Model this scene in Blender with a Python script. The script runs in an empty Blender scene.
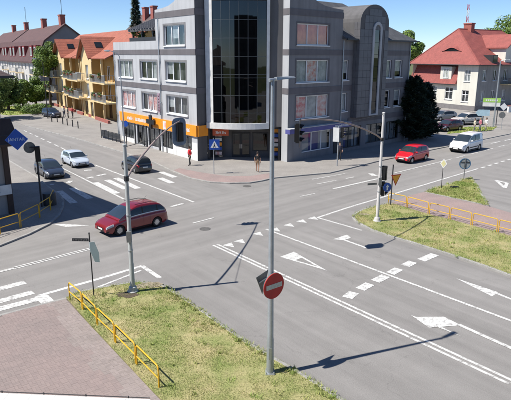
import bpy, bmesh, math, random
from mathutils import Vector, Matrix
from mathutils.noise import noise as noise_v
random.seed(7)
PI = math.pi
R = math.radians
# ------------------------------------------------------------------ camera, sky, sun, exposure
F_PX, PITCH, ROLL, CAM_H = 550.0, R(14.75), R(-0.2), 9.6
scn = bpy.context.scene
col = scn.collection
cam_d = bpy.data.cameras.new('camera'); cam = bpy.data.objects.new('camera', cam_d); col.objects.link(cam)
cam_d.sensor_width = 36.0; cam_d.lens = F_PX / 511.0 * 36.0; cam_d.clip_end = 6000
cam.matrix_world = Matrix.Translation((0, 0, CAM_H)) @ Matrix.Rotation(PI/2 - PITCH, 4, 'X') @ Matrix.Rotation(-ROLL, 4, 'Z')
scn.camera = cam
SUN_EL, SHADOW_AZ = R(54.6), R(16)            # shadows run 16 degrees from +X towards +Y
wd = bpy.data.worlds.new('World'); scn.world = wd; wd.use_nodes = True
nt = wd.node_tree; nt.nodes.clear()
sky = nt.nodes.new('ShaderNodeTexSky'); sky.sky_type = 'NISHITA'; sky.sun_disc = False
sky.sun_elevation = SUN_EL; sky.altitude = 900; sky.air_density = 0.75; sky.dust_density = 0.0; sky.ozone_density = 6.5
sun_dir = Vector((-math.cos(SHADOW_AZ)*math.cos(SUN_EL), -math.sin(SHADOW_AZ)*math.cos(SUN_EL), math.sin(SUN_EL)))
sky.sun_rotation = math.atan2(sun_dir.x, sun_dir.y)
bg = nt.nodes.new('ShaderNodeBackground'); bg.inputs['Strength'].default_value = 0.09
wo = nt.nodes.new('ShaderNodeOutputWorld')
nt.links.new(sky.outputs[0], bg.inputs[0]); nt.links.new(bg.outputs[0], wo.inputs[0])
sl = bpy.data.lights.new('sun', 'SUN'); sl.energy = 4.4; sl.angle = R(0.53); sl.color = (1, .95, .87)
so = bpy.data.objects.new('sun', sl); col.objects.link(so); so.rotation_euler = (-sun_dir).to_track_quat('-Z', 'Y').to_euler()
so.location = (-30, -20, 60)
vs = scn.view_settings; vs.view_transform = 'Standard'; vs.look = 'None'; vs.exposure = 0.7; vs.gamma = 1.0
vs.use_curve_mapping = False

# ------------------------------------------------------------------ pixel -> place
def ray(x, y):
    px, py = x-255.5, y-200.0
    u = math.cos(ROLL)*px - math.sin(ROLL)*py; v = math.sin(ROLL)*px + math.cos(ROLL)*py
    return Vector((u, F_PX*math.cos(PITCH) - v*math.sin(PITCH), -F_PX*math.sin(PITCH) - v*math.cos(PITCH)))
def gp(x, y, z=0.0):
    r = ray(x, y); t = (z-CAM_H)/r.z
    return Vector((r.x*t, r.y*t, z))
def at_d(x, y, d):
    r = ray(x, y); t = d/r.y
    return Vector((r.x*t, d, CAM_H+r.z*t))
def dirv(a): return Vector((math.cos(R(a)), math.sin(R(a)), 0))
UA, UB = dirv(43.4), dirv(128.5)              # road A towards upper right, road B towards upper left

# ------------------------------------------------------------------ materials
MATS = {}
def mat(name, c, rough=.8, c2=None, scale=2.0, fine=0.0, bump=0.0, bscale=80.0, metal=0.0, spec=.4, coat=0.0, island=None, emit=None, detail=4, streak=0.0):
    if name in MATS: return MATS[name]
    m = bpy.data.materials.new(name); m.use_nodes = True; N = m.node_tree.nodes; Lk = m.node_tree.links
    b = N['Principled BSDF']; b.inputs['Roughness'].default_value = rough; b.inputs['Metallic'].default_value = metal
    b.inputs['Specular IOR Level'].default_value = spec; b.inputs['Coat Weight'].default_value = coat
    b.inputs['Coat Roughness'].default_value = .05
    c = tuple(c) + (1,) if len(c) == 3 else c
    b.inputs['Base Color'].default_value = c
    geo = N.new('ShaderNodeNewGeometry')
    out = None
    if c2 is None: c2 = tuple(x*.82 for x in c[:3])
    nz = N.new('ShaderNodeTexNoise'); nz.inputs['Scale'].default_value = scale; nz.inputs['Detail'].default_value = detail
    nz.inputs['Roughness'].default_value = .6
    Lk.new(geo.outputs['Position'], nz.inputs['Vector'])
    rp = N.new('ShaderNodeMapRange'); rp.inputs[1].default_value = .35; rp.inputs[2].default_value = .65
    Lk.new(nz.outputs[0], rp.inputs[0])
    mx = N.new('ShaderNodeMix'); mx.data_type = 'RGBA'
    mx.inputs[6].default_value = c; mx.inputs[7].default_value = tuple(c2) + (1,)
    Lk.new(rp.outputs[0], mx.inputs[0]); out = mx.outputs[2]
    if island:
        m2 = N.new('ShaderNodeMix'); m2.data_type = 'RGBA'; m2.blend_type = 'MULTIPLY'; m2.inputs[0].default_value = 1
        rr = N.new('ShaderNodeValToRGB')
        rr.color_ramp.elements[0].color = tuple(island[0]) + (1,); rr.color_ramp.elements[1].color = tuple(island[1]) + (1,)
        Lk.new(geo.outputs['Random Per Island'], rr.inputs[0])
        Lk.new(out, m2.inputs[6]); Lk.new(rr.outputs[0], m2.inputs[7]); out = m2.outputs[2]
    if fine:
        n2 = N.new('ShaderNodeTexNoise'); n2.inputs['Scale'].default_value = bscale; n2.inputs['Detail'].default_value = 2
        Lk.new(geo.outputs['Position'], n2.inputs['Vector'])
        r2 = N.new('ShaderNodeMapRange'); r2.inputs[1].default_value = .3; r2.inputs[2].default_value = .7
        r2.inputs[3].default_value = 1-fine; r2.inputs[4].default_value = 1+fine; Lk.new(n2.outputs[0], r2.inputs[0])
        m3 = N.new('ShaderNodeVectorMath'); m3.operation = 'SCALE'
        Lk.new(out, m3.inputs[0]); Lk.new(r2.outputs[0], m3.inputs['Scale']); out = m3.outputs[0]
    if streak:
        mp5 = N.new('ShaderNodeMapping'); mp5.inputs['Scale'].default_value = (2.2, 2.2, .16); Lk.new(geo.outputs['Position'], mp5.inputs[0])
        n5 = N.new('ShaderNodeTexNoise'); n5.inputs['Scale'].default_value = 1.0; n5.inputs['Detail'].default_value = 5; Lk.new(mp5.outputs[0], n5.inputs['Vector'])
        r5 = N.new('ShaderNodeMapRange'); r5.inputs[1].default_value = .42; r5.inputs[2].default_value = .75; r5.inputs[3].default_value = 1; r5.inputs[4].default_value = 1-streak; Lk.new(n5.outputs[0], r5.inputs[0])
        m5 = N.new('ShaderNodeVectorMath'); m5.operation = 'SCALE'; Lk.new(out, m5.inputs[0]); Lk.new(r5.outputs[0], m5.inputs['Scale']); out = m5.outputs[0]
    Lk.new(out, b.inputs['Base Color'])
    if bump:
        n4 = N.new('ShaderNodeTexNoise'); n4.inputs['Scale'].default_value = bscale; n4.inputs['Detail'].default_value = 3
        Lk.new(geo.outputs['Position'], n4.inputs['Vector'])
        bp = N.new('ShaderNodeBump'); bp.inputs['Strength'].default_value = bump; bp.inputs['Distance'].default_value = .02
        Lk.new(n4.outputs[0], bp.inputs['Height']); Lk.new(bp.outputs[0], b.inputs['Normal'])
    if emit:
        b.inputs['Emission Color'].default_value = tuple(emit[:3]) + (1,); b.inputs['Emission Strength'].default_value = emit[3]
    MATS[name] = m
    return m

def glass_mat(name, tint=(.55, .6, .62), refl=.12, rough=.02):
    if name in MATS: return MATS[name]
    m = bpy.data.materials.new(name); m.use_nodes = True; N = m.node_tree.nodes; Lk = m.node_tree.links
    N.remove(N['Principled BSDF'])
    t = N.new('ShaderNodeBsdfTransparent'); t.inputs[0].default_value = tint + (1,)
    g = N.new('ShaderNodeBsdfGlossy'); g.inputs['Roughness'].default_value = rough; g.inputs[0].default_value = (.95, .97, 1, 1)
    lf_ = N.new('ShaderNodeLayerWeight'); lf_.inputs[0].default_value = .5
    lw = N.new('ShaderNodeMath'); lw.operation = 'POWER'; lw.inputs[1].default_value = 4.0; Lk.new(lf_.outputs['Facing'], lw.inputs[0])
    ad = N.new('ShaderNodeMath'); ad.operation = 'ADD'; ad.use_clamp = True; ad.inputs[1].default_value = refl
    mx = N.new('ShaderNodeMixShader')
    Lk.new(lw.outputs[0], ad.inputs[0]); Lk.new(ad.outputs[0], mx.inputs[0]); Lk.new(t.outputs[0], mx.inputs[1]); Lk.new(g.outputs[0], mx.inputs[2])
    Lk.new(mx.outputs[0], N['Material Output'].inputs[0])
    MATS[name] = m
    return m

def asphalt_mat():
    m = bpy.data.materials.new('asphalt'); m.use_nodes = True; N = m.node_tree.nodes; Lk = m.node_tree.links
    b = N['Principled BSDF']; b.inputs['Roughness'].default_value = .88; b.inputs['Specular IOR Level'].default_value = .25
    geo = N.new('ShaderNodeNewGeometry')
    def noise(scale, detail, vec=None, rough=.6):
        n = N.new('ShaderNodeTexNoise'); n.inputs['Scale'].default_value = scale; n.inputs['Detail'].default_value = detail
        n.inputs['Roughness'].default_value = rough
        Lk.new(vec if vec else geo.outputs['Position'], n.inputs['Vector']); return n.outputs[0]
    def rng(x, a, b_, c, d):
        r = N.new('ShaderNodeMapRange'); r.inputs[1].default_value = a; r.inputs[2].default_value = b_
        r.inputs[3].default_value = c; r.inputs[4].default_value = d; Lk.new(x, r.inputs[0]); return r.outputs[0]
    def mul(a, b_):
        r = N.new('ShaderNodeMath'); r.operation = 'MULTIPLY'; Lk.new(a, r.inputs[0]); Lk.new(b_, r.inputs[1]); return r.outputs[0]
    def streak(ang, sx, sy):
        mp = N.new('ShaderNodeMapping'); mp.vector_type = 'TEXTURE'; mp.inputs['Rotation'].default_value = (0, 0, R(ang))
        mp.inputs['Scale'].default_value = (sx, sy, 1); Lk.new(geo.outputs['Position'], mp.inputs[0]); return mp.outputs[0]
    big = rng(noise(.10, 3), .3, .7, .93, 1.06)
    mid = rng(noise(1.1, 5), .25, .75, .93, 1.06)
    fine = rng(noise(38, 3, None, .8), .25, .75, .68, 1.32)
    st1 = rng(noise(1, 3, streak(43.4, 30, .7)), .35, .7, 1.07, .88)
    st2 = rng(noise(1, 3, streak(128.5, 24, .55)), .35, .7, 1.06, .88)
    # oil drips and tar-sealed cracks: marks with a shape of their own
    oil = rng(noise(.7, 6, None, .72), .66, .78, 1.0, .58)
    vo = N.new('ShaderNodeTexVoronoi'); vo.feature = 'DISTANCE_TO_EDGE'; vo.inputs['Scale'].default_value = .16
    wv = N.new('ShaderNodeVectorMath'); wv.operation = 'ADD'
    nn = N.new('ShaderNodeTexNoise'); nn.inputs['Scale'].default_value = .7; nn.inputs['Detail'].default_value = 5
    Lk.new(geo.outputs['Position'], nn.inputs['Vector'])
    sc = N.new('ShaderNodeVectorMath'); sc.operation = 'SCALE'; sc.inputs['Scale'].default_value = 2.6
    Lk.new(nn.outputs['Color'], sc.inputs[0]); Lk.new(sc.outputs[0], wv.inputs[0]); Lk.new(geo.outputs['Position'], wv.inputs[1]); Lk.new(wv.outputs[0], vo.inputs['Vector'])
    crack = rng(vo.outputs['Distance'], .0, .0035, .84, 1.0)
    v = big
    # wear along road A inside its strip, along road B elsewhere
    dA = N.new('ShaderNodeVectorMath'); dA.operation = 'DOT_PRODUCT'; dA.inputs[1].default_value = (-UA.y, UA.x, 0); Lk.new(geo.outputs['Position'], dA.inputs[0])
    ca = gp(200, 222); off = -UA.y*ca.x + UA.x*ca.y
    ab = N.new('ShaderNodeMath'); ab.operation = 'SUBTRACT'; ab.inputs[1].default_value = off; Lk.new(dA.outputs['Value'], ab.inputs[0])
    a2 = N.new('ShaderNodeMath'); a2.operation = 'ABSOLUTE'; Lk.new(ab.outputs[0], a2.inputs[0])
    mk = rng(a2.outputs[0], 3.6, 6.0, 0.0, 1.0)
    mxs = N.new('ShaderNodeMix'); Lk.new(mk, mxs.inputs[0]); Lk.new(st1, mxs.inputs[2]); Lk.new(st2, mxs.inputs[3])
    def tracks(nv, ref, wl, amp):
        d_ = N.new('ShaderNodeVectorMath'); d_.operation = 'DOT_PRODUCT'; d_.inputs[1].default_value = (nv.x, nv.y, 0); Lk.new(geo.outputs['Position'], d_.inputs[0])
        s_ = N.new('ShaderNodeMath'); s_.operation = 'MULTIPLY_ADD'; s_.inputs[1].default_value = 2*PI/wl; s_.inputs[2].default_value = -2*PI/wl*nv.dot(ref); Lk.new(d_.outputs['Value'], s_.inputs[0])
        w_ = N.new('ShaderNodeMath'); w_.operation = 'ADD'; Lk.new(s_.outputs[0], w_.inputs[0]); Lk.new(rng(noise(.25, 3), .3, .7, -1.2, 1.2), w_.inputs[1])
        c_ = N.new('ShaderNodeMath'); c_.operation = 'COSINE'; Lk.new(w_.outputs[0], c_.inputs[0])
        return rng(c_.outputs[0], -1, 1, 1-amp, 1+amp)
    tA = tracks(Vector((-UA.y, UA.x, 0)), gp(200, 222), 1.75, .035); tB = tracks(Vector((-UB.y, UB.x, 0)), gp(300, 287), 1.75, .035)
    mxt = N.new('ShaderNodeMix'); Lk.new(mk, mxt.inputs[0]); Lk.new(tA, mxt.inputs[2]); Lk.new(tB, mxt.inputs[3])
    for x in (mid, fine, mxs.outputs[0], mxt.outputs[0], oil, crack): v = mul(v, x)
    mx = N.new('ShaderNodeVectorMath'); mx.operation = 'SCALE'; mx.inputs[0].default_value = (.236, .227, .218)
    Lk.new(v, mx.inputs['Scale']); Lk.new(mx.outputs[0], b.inputs['Base Color'])
    bp = N.new('ShaderNodeBump'); bp.inputs['Strength'].default_value = .5; bp.inputs['Distance'].default_value = .012
    Lk.new(noise(70, 3), bp.inputs['Height']); Lk.new(bp.outputs[0], b.inputs['Normal'])
    MATS['asphalt'] = m; return m

def paint_mat():
    m = bpy.data.materials.new('road_paint'); m.use_nodes = True; N = m.node_tree.nodes; Lk = m.node_tree.links
    b = N['Principled BSDF']; b.inputs['Roughness'].default_value = .7
    geo = N.new('ShaderNodeNewGeometry')
    n = N.new('ShaderNodeTexNoise'); n.inputs['Scale'].default_value = 5; n.inputs['Detail'].default_value = 8; n.inputs['Roughness'].default_value = .75
    Lk.new(geo.outputs['Position'], n.inputs['Vector'])
    rp = N.new('ShaderNodeValToRGB'); e = rp.color_ramp.elements
    e[0].position = .38; e[0].color = (.28, .27, .26, 1); e[1].position = .52; e[1].color = (.60, .60, .58, 1)
    Lk.new(n.outputs[0], rp.inputs[0]); Lk.new(rp.outputs[0], b.inputs['Base Color'])
    MATS['road_paint'] = m; return m

def tile_mat(name, c, c2, ang, sx=3.3, sz=3.0):
    """roof tiles / sheets: rows and columns as fine relief"""
    m = mat(name, c, .75, c2, 1.2, fine=.18, bscale=9)
    N = m.node_tree.nodes; Lk = m.node_tree.links; b = N['Principled BSDF']
    geo = N.new('ShaderNodeNewGeometry')
    mp = N.new('ShaderNodeMapping'); mp.inputs['Rotation'].default_value = (0, 0, -R(ang)); Lk.new(geo.outputs['Position'], mp.inputs[0])
    sep = N.new('ShaderNodeSeparateXYZ'); Lk.new(mp.outputs[0], sep.inputs[0])
    def saw(o, k, op):
        a = N.new('ShaderNodeMath'); a.operation = 'MULTIPLY'; a.inputs[1].default_value = k; Lk.new(sep.outputs[o], a.inputs[0])
        f = N.new('ShaderNodeMath'); f.operation = op; Lk.new(a.outputs[0], f.inputs[0])
        if op == 'PINGPONG': f.inputs[1].default_value = .5
        return f.outputs[0]
    ad = N.new('ShaderNodeMath'); ad.operation = 'ADD'; Lk.new(saw(2, sz, 'FRACT'), ad.inputs[0]); Lk.new(saw(0, sx, 'PINGPONG'), ad.inputs[1])
    bp = N.new('ShaderNodeBump'); bp.inputs['Strength'].default_value = .7; bp.inputs['Distance'].default_value = .06
    Lk.new(ad.outputs[0], bp.inputs['Height']); Lk.new(bp.outputs[0], b.inputs['Normal'])
    return m

ASPH = asphalt_mat(); PAINT = paint_mat()
M_GROUND = mat('meadow', (.075, .10, .035), .95, (.11, .12, .05), .05)
M_WALK = mat('grey_pavers', (.285, .268, .248), .9, (.235, .22, .205), .5, fine=.14, bscale=14, bump=.3)
M_PATH = mat('pink_pavers', (.30, .225, .21), .9, (.25, .195, .185), .7, fine=.14, bscale=16, bump=.3)
M_KERB = mat('kerb_concrete', (.36, .35, .33), .9, (.25, .245, .235), 1.5, fine=.15, bscale=30, bump=.3)
M_SOIL = mat('verge_soil', (.19, .22, .07), .95, (.36, .31, .16), .75, fine=.3, bscale=22, bump=.6, detail=6)
M_BLADE = mat('grass_blades', (.18, .28, .058), .8, (.38, .37, .155), .75, island=((.55, .60, .5), (1.15, 1.1, 1.0)), detail=6)
M_LAWN = mat('lawn_blades', (.25, .35, .08), .8, (.42, .40, .17), .6, island=((.6, .65, .6), (1.1, 1.1, 1.0)))
M_PAVER = mat('red_paver', (.275, .218, .205), .9, (.235, .195, .185), .35, island=((.93, .93, .93), (1.05, 1.04, 1.03)), fine=.06, bscale=60)
M_PAVG = mat('grey_paver', (.285, .24, .225), .9, (.25, .215, .20), .5, island=((.9, .9, .9), (1.06, 1.06, 1.06)), fine=.08, bscale=60)
M_JOINT = mat('paver_joint', (.19, .155, .145), .95, (.17, .14, .13), 2)
M_YEL = mat('yellow_paint', (.72, .42, .02), .45, (.60, .34, .03), 3, fine=.08, bscale=20)
M_GALV = mat('galvanised_steel', (.43, .46, .48), .45, (.35, .38, .40), 3, metal=.55, fine=.06, bscale=25)
M_GREYP = mat('grey_pole_paint', (.42, .44, .43), .5, (.36, .38, .38), 2)
M_BLACK = mat('black_plastic', (.012, .012, .013), .45)
M_DKMET = mat('dark_metal', (.035, .036, .04), .5)
M_WHITEP = mat('white_enamel', (.75, .76, .76), .4, (.68, .69, .69), 3)
M_REDP = mat('red_enamel', (.52, .02, .018), .45, (.42, .018, .016), 3)
M_BLUEP = mat('blue_enamel', (.02, .09, .42), .4)
M_ORNG = mat('orange_enamel', (.83, .30, .015), .45, (.75, .26, .015), 2)
M_SIGNBACK = mat('sign_back', (.20, .205, .20), .55, (.13, .135, .135), 6, metal=.2)
M_RUBBER = mat('rubber', (.016, .016, .017), .8)
M_RIM = mat('alloy_rim', (.55, .56, .58), .3, metal=.8)
M_CARGLASS = mat('car_glass', (.010, .013, .015), .05, (.016, .02, .022), 1, spec=.5, coat=.15)
M_LAMP = mat('headlight_glass', (.40, .42, .44), .12, (.55, .57, .6), 9, spec=.8, coat=1)
M_TAIL = mat('taillight_red', (.35, .008, .008), .15, coat=1)
M_PLATE = mat('number_plate', (.75, .75, .73), .5)
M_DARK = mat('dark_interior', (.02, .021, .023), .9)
GLASS = glass_mat('window_glass', (.9, .92, .93), .035)
GLASS_DARK = glass_mat('curtain_wall_glass', (.12, .14, .15), .055)

# ------------------------------------------------------------------ mesh builder
class MB:
    def __init__(s, X=None): s.v = []; s.f = []; s.m = []; s.X = X
    def add(s, vs_, fs, m=0):
        o = len(s.v)
        s.v += [tuple(s.X(*p)) if s.X else tuple(p) for p in vs_]
        for f in fs: s.f.append(tuple(i+o for i in f)); s.m.append(m)
    def box(s, x0, x1, y0, y1, z0, z1, m=0):
        s.add([(x0,y0,z0),(x1,y0,z0),(x1,y1,z0),(x0,y1,z0),(x0,y0,z1),(x1,y0,z1),(x1,y1,z1),(x0,y1,z1)],
              [(0,3,2,1),(4,5,6,7),(0,1,5,4),(1,2,6,5),(2,3,7,6),(3,0,4,7)], m)
    def cbox(s, c, sz, m=0): s.box(c[0]-sz[0]/2, c[0]+sz[0]/2, c[1]-sz[1]/2, c[1]+sz[1]/2, c[2]-sz[2]/2, c[2]+sz[2]/2, m)
    def prism(s, poly, z0, z1, m=0, mtop=None):
        n = len(poly); P = [(p[0], p[1], z0) for p in poly] + [(p[0], p[1], z1) for p in poly]
        s.add(P, [tuple((i, (i+1) % n, n+(i+1) % n, n+i)) for i in range(n)] + [tuple(range(n-1, -1, -1))], m)
        s.add(P[n:], [tuple(range(n))], m if mtop is None else mtop)
    def extr(s, prof, x0, x1, m=0):
        """profile in (y,z), extruded along local x"""
        n = len(prof); P = [(x0, p[0], p[1]) for p in prof] + [(x1, p[0], p[1]) for p in prof]
        s.add(P, [(i, (i+1) % n, n+(i+1) % n, n+i) for i in range(n)] + [tuple(range(n-1, -1, -1)), tuple(range(n, 2*n))], m)
    def extr_y(s, prof, y0, y1, m=0):
        """profile in (x,z), extruded along local y"""
        n = len(prof); P = [(p[0], y0, p[1]) for p in prof] + [(p[0], y1, p[1]) for p in prof]
        s.add(P, [(i, (i+1) % n, n+(i+1) % n, n+i) for i in range(n)] + [tuple(range(n-1, -1, -1)), tuple(range(n, 2*n))], m)
    def tube(s, path, rad, n=8, m=0, cap=True):
        path = [Vector(p) for p in path]; k = len(path)
        if not isinstance(rad, (list, tuple)): rad = [rad]*k
        P = []; up = None
        for i, p in enumerate(path):
            t = (path[min(i+1, k-1)] - path[max(i-1, 0)]).normalized()
            if up is None: up = Vector((0, 0, 1)) if abs(t.z) < .9 else Vector((1, 0, 0))
            a = t.cross(up).normalized(); up = a.cross(t).normalized()
            for j in range(n):
                th = 2*PI*j/n; P.append(p + (a*math.cos(th) + up*math.sin(th))*rad[i])
        F = []
        for i in range(k-1):
            for j in range(n): F.append((i*n+j, i*n+(j+1) % n, (i+1)*n+(j+1) % n, (i+1)*n+j))
        if cap: F += [tuple(range(n-1, -1, -1)), tuple(range((k-1)*n, k*n))]
        s.add(P, F, m)
    def lathe(s, prof, n=16, c=(0, 0, 0), axis='z', m=0):
        P = []; k = len(prof)
        for (r, z) in prof:
            for j in range(n):
                a = 2*PI*j/n
                if axis == 'z': P.append((c[0]+r*math.cos(a), c[1]+r*math.sin(a), c[2]+z))
                elif axis == 'y': P.append((c[0]+r*math.cos(a), c[1]+z, c[2]+r*math.sin(a)))
                else: P.append((c[0]+z, c[1]+r*math.cos(a), c[2]+r*math.sin(a)))
        F = [(i*n+j, i*n+(j+1) % n, (i+1)*n+(j+1) % n, (i+1)*n+j) for i in range(k-1) for j in range(n)]
        F += [tuple(range(n-1, -1, -1)), tuple(range((k-1)*n, k*n))]
        s.add(P, F, m)
    def mesh(s, name, mats, off=None, smooth=False):
        me = bpy.data.meshes.new(name)
        v = [(p[0]-off[0], p[1]-off[1], p[2]-off[2]) for p in s.v] if off else s.v
        me.from_pydata(v, [], s.f)
        for m_ in (mats if isinstance(mats, (list, tuple)) else [mats]): me.materials.append(m_)
        if len(me.materials) > 1: me.polygons.foreach_set('material_index', s.m)
        bm = bmesh.new(); bm.from_mesh(me); bmesh.ops.recalc_face_normals(bm, faces=bm.faces)
        if smooth:
            for f in bm.faces: f.smooth = True
            for e in bm.edges:
                if len(e.link_faces) == 2 and e.calc_face_angle(0) > R(38): e.smooth = False
        bm.to_mesh(me); bm.free(); me.update()
        return me
    def build(s, name, mats, parent=None, smooth=False, world=True):
        """world=True: vertices are world points; otherwise local to the parent"""
        off = tuple(parent_origin(parent)) if (parent and world) else None
        o = bpy.data.objects.new(name, s.mesh(name, mats, off, smooth)); col.objects.link(o)
        if parent: o.parent = parent
        return o
def parent_origin(p):
    v = Vector((0, 0, 0))
    while p: v += p.location; p = p.parent
    return v
def tag(o, label, cat, group=None, kind=None):
    o['label'] = label; o['category'] = cat
    if group: o['group'] = group
    if kind: o['kind'] = kind
    return o
def thing(name, label, cat, loc=(0, 0, 0), rz=0.0, group=None):
    o = bpy.data.objects.new(name, None); col.objects.link(o); o.empty_display_size = .3
    o.location = loc; o.rotation_euler = (0, 0, rz)
    return tag(o, label, cat, group)
def structure(o): o['kind'] = 'structure'; return o
def copy_tree(o, parent=None):
    c = o.copy(); col.objects.link(c); c.parent = parent
    for ch in o.children: copy_tree(ch, c)
    return c
class Frame:
    """a wall line: s along the wall, o outward, z up"""
    def __init__(f, O, ang, out): f.O = Vector((O[0], O[1], 0)); f.d = dirv(ang); f.n = dirv(ang + 90*out); f.ang = ang; f.out = out
    def __call__(f, s, o, z): p = f.O + f.d*s + f.n*o; return (p.x, p.y, z)
    def hit(f, x, y):
        r = ray(x, y); a, b, c, d = f.d.x, -r.x, f.d.y, -r.y; det = a*d-b*c
        bx, by = -f.O.x, -f.O.y; s_ = (bx*d-b*by)/det; t = (a*by-bx*c)/det
        return s_, CAM_H + t*r.z
def text_mesh(s, size, depth=.01):
    cu = bpy.data.curves.new('txt', 'FONT'); cu.body = s; cu.size = size; cu.extrude = depth; cu.align_x = 'CENTER'; cu.align_y = 'CENTER'
    ob = bpy.data.objects.new('txt', cu); col.objects.link(ob)
    dg = bpy.context.evaluated_depsgraph_get(); me = bpy.data.meshes.new_from_object(ob.evaluated_get(dg))
    bpy.data.objects.remove(ob); bpy.data.curves.remove(cu)
    return me
def lettering(name, s, size, F_, sc, o, zc, m, parent, sx=1.0):
    """letters lying on a wall frame, reading left to right seen from outside"""
    me = text_mesh(s, size); me.materials.clear(); me.materials.append(m)
    flip = F_.out                       # out=+1: s runs right-to-left for a viewer outside
    org = parent_origin(parent)
    for v in me.vertices:
        p = Vector(F_(sc - flip*v.co.x*sx, o + v.co.z, zc + v.co.y)) - org; v.co = p
    ob = bpy.data.objects.new(name, me); col.objects.link(ob); ob.parent = parent
    return ob

# ================================================================== GROUND AND ROADS
def P2(l): return [gp(*p) for p in l]
gm = MB(); gm.box(-2500, 2500, -300, 4500, -1.5, -.06); structure(gm.build('ground', M_GROUND))
rm = MB(); rm.box(-160, 170, -30, 260, -.5, 0); structure(rm.build('road', ASPH))
KH = .09
STONE = MB(); STONE.extr([(0, 0), (.15, 0), (.15, .088), (.125, .10), (.03, .10), (0, .088)], .004, .996)
STONE_ME = STONE.mesh('kerb_stone', M_KERB)
def kerb(path, parent, inward, closed=False, maxn=120):
    """single stones laid end to end along a line, each its own object"""
    pts = [Vector((p[0], p[1], 0)) for p in path]
    if closed: pts.append(pts[0].copy())
    n = 0
    for a, b in zip(pts[:-1], pts[1:]):
        d = b-a; L = d.length
        if L < .2: continue
        k = max(1, round(L/1.0)); st = L/k
        for i in range(k):
            if n >= maxn: return
            p = a + d*(i/k); o = bpy.data.objects.new('kerb_stone', STONE_ME); col.objects.link(o); o.parent = parent
            ang = math.atan2(d.y, d.x)
            if inward < 0: p = p + d*(1.0/k); ang += PI
            nrm_ = Vector((math.sin(ang), -math.cos(ang), 0))*.006; p = p + nrm_
            o.location = (p.x, p.y, random.uniform(-.003, .004)); o.rotation_euler = (0, 0, ang); o.scale = (st, 1, 1); n += 1
def slab(name, poly, m, z=KH):
    mb = MB(); mb.prism([(p[0], p[1]) for p in poly], -.3, z); return structure(mb.build(name, m))

# far pavement: corner of the grey building, both streets
far_kerb = P2([(511,134),(472,142),(433,150),(381,161),(345,170),(330,173.5),(302,176),(275,178.5),(262,181.5),(250,183.5),(230,184),(210,183),(190,179),(170,171),(156,164),(120,152),(76,139),(25,126)])
e0 = far_kerb[0] + UA*95; e1 = far_kerb[-1] + dirv(126)*30 ; e2 = e1 + dirv(150)*60
SW1 = slab('pavement', [e0] + far_kerb + [e1, e2, Vector((-60, 230, 0)), Vector((110, 230, 0))], M_WALK)
kerb(far_kerb, SW1, -1)
# left pavement in front of the shaded building
lk = P2([(0,247),(30,235),(50,225),(60,216),(64,207),(64.5,201),(60,195),(47,186),(37,177)])
SW2 = slab('pavement_left', [lk[0] - UA*30] + lk + [lk[-1] + dirv(127)*60, Vector((-90, 90, 0)), Vector((-60, 10, 0))], M_WALK)
kerb([lk[0] - UA*3] + lk + [lk[-1] + dirv(127)*14], SW2, 1)
# red paved square, lower left
sq = P2([(0,316.5),(30,308.5),(52,303),(66,299.5),(100,339),(152,393.5)])
sq_poly = [sq[0] - UA*9] + sq + [sq[-1] - UB*6.5, sq[-1] - UB*6.5 - UA*14, sq[0] - UA*9 - UB*12]
SQ = slab('paved_square', sq_poly, M_JOINT, .075)
kerb([sq[0] - UA*3] + sq[:4], SQ, -1)
def inside(p, poly):
    c = False; n = len(poly)
    for i in range(n):
        a, b = poly[i], poly[(i+1) % n]
        if (a[1] > p[1]) != (b[1] > p[1]) and p[0] < (b[0]-a[0])*(p[1]-a[1])/(b[1]-a[1]) + a[0]: c = not c
    return c
pv = MB(); d1 = dirv(126.5); d2 = dirv(36.5); rnd = random.Random(3)
edge_a, edge_b = sq[3], sq[5]
en = (edge_b-edge_a).normalized(); enn = Vector((en.y, -en.x, 0))
vis = [sq[0] - UA*1.5] + [p - UB*.17 for p in sq[:3]] + sq[3:] + [sq[-1]-UB*3, sq[-1]-UB*3-UA*9]
for i in range(-130, 130):
    for j in range(-130, 130):
        # basket weave: pairs of 20x10 cm blocks, turned in alternate cells
        c = sq[2] + d1*(i*.2) + d2*(j*.2)
        if not inside(c, vis): continue
        dist = abs((c-edge_a).dot(enn)); grey = dist < .8 + .45*noise_v(Vector((c.x*.8, c.y*.8, 0)))
        for k in (0, 1):
            if (i+j) % 2 == 0: u, w, cc = d1, d2, c + d2*((k-.5)*.1)
            else: u, w, cc = d2, d1, c + d1*((k-.5)*.1)
            z = KH + rnd.uniform(-.0015, .0015); hu, hw = u*.0982, w*.0482
            q = [cc-hu-hw, cc+hu-hw, cc+hu+hw, cc-hu+hw]
            pv.add([(p.x, p.y, .06) for p in q] + [(p.x, p.y, z) for p in q], [(4,5,6,7),(0,1,5,4),(1,2,6,5),(2,3,7,6),(3,0,4,7)], 1 if grey else 0)
po = pv.build('paver_field', [M_PAVER, M_PAVG], SQ); po['kind'] = 'stuff'
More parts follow.
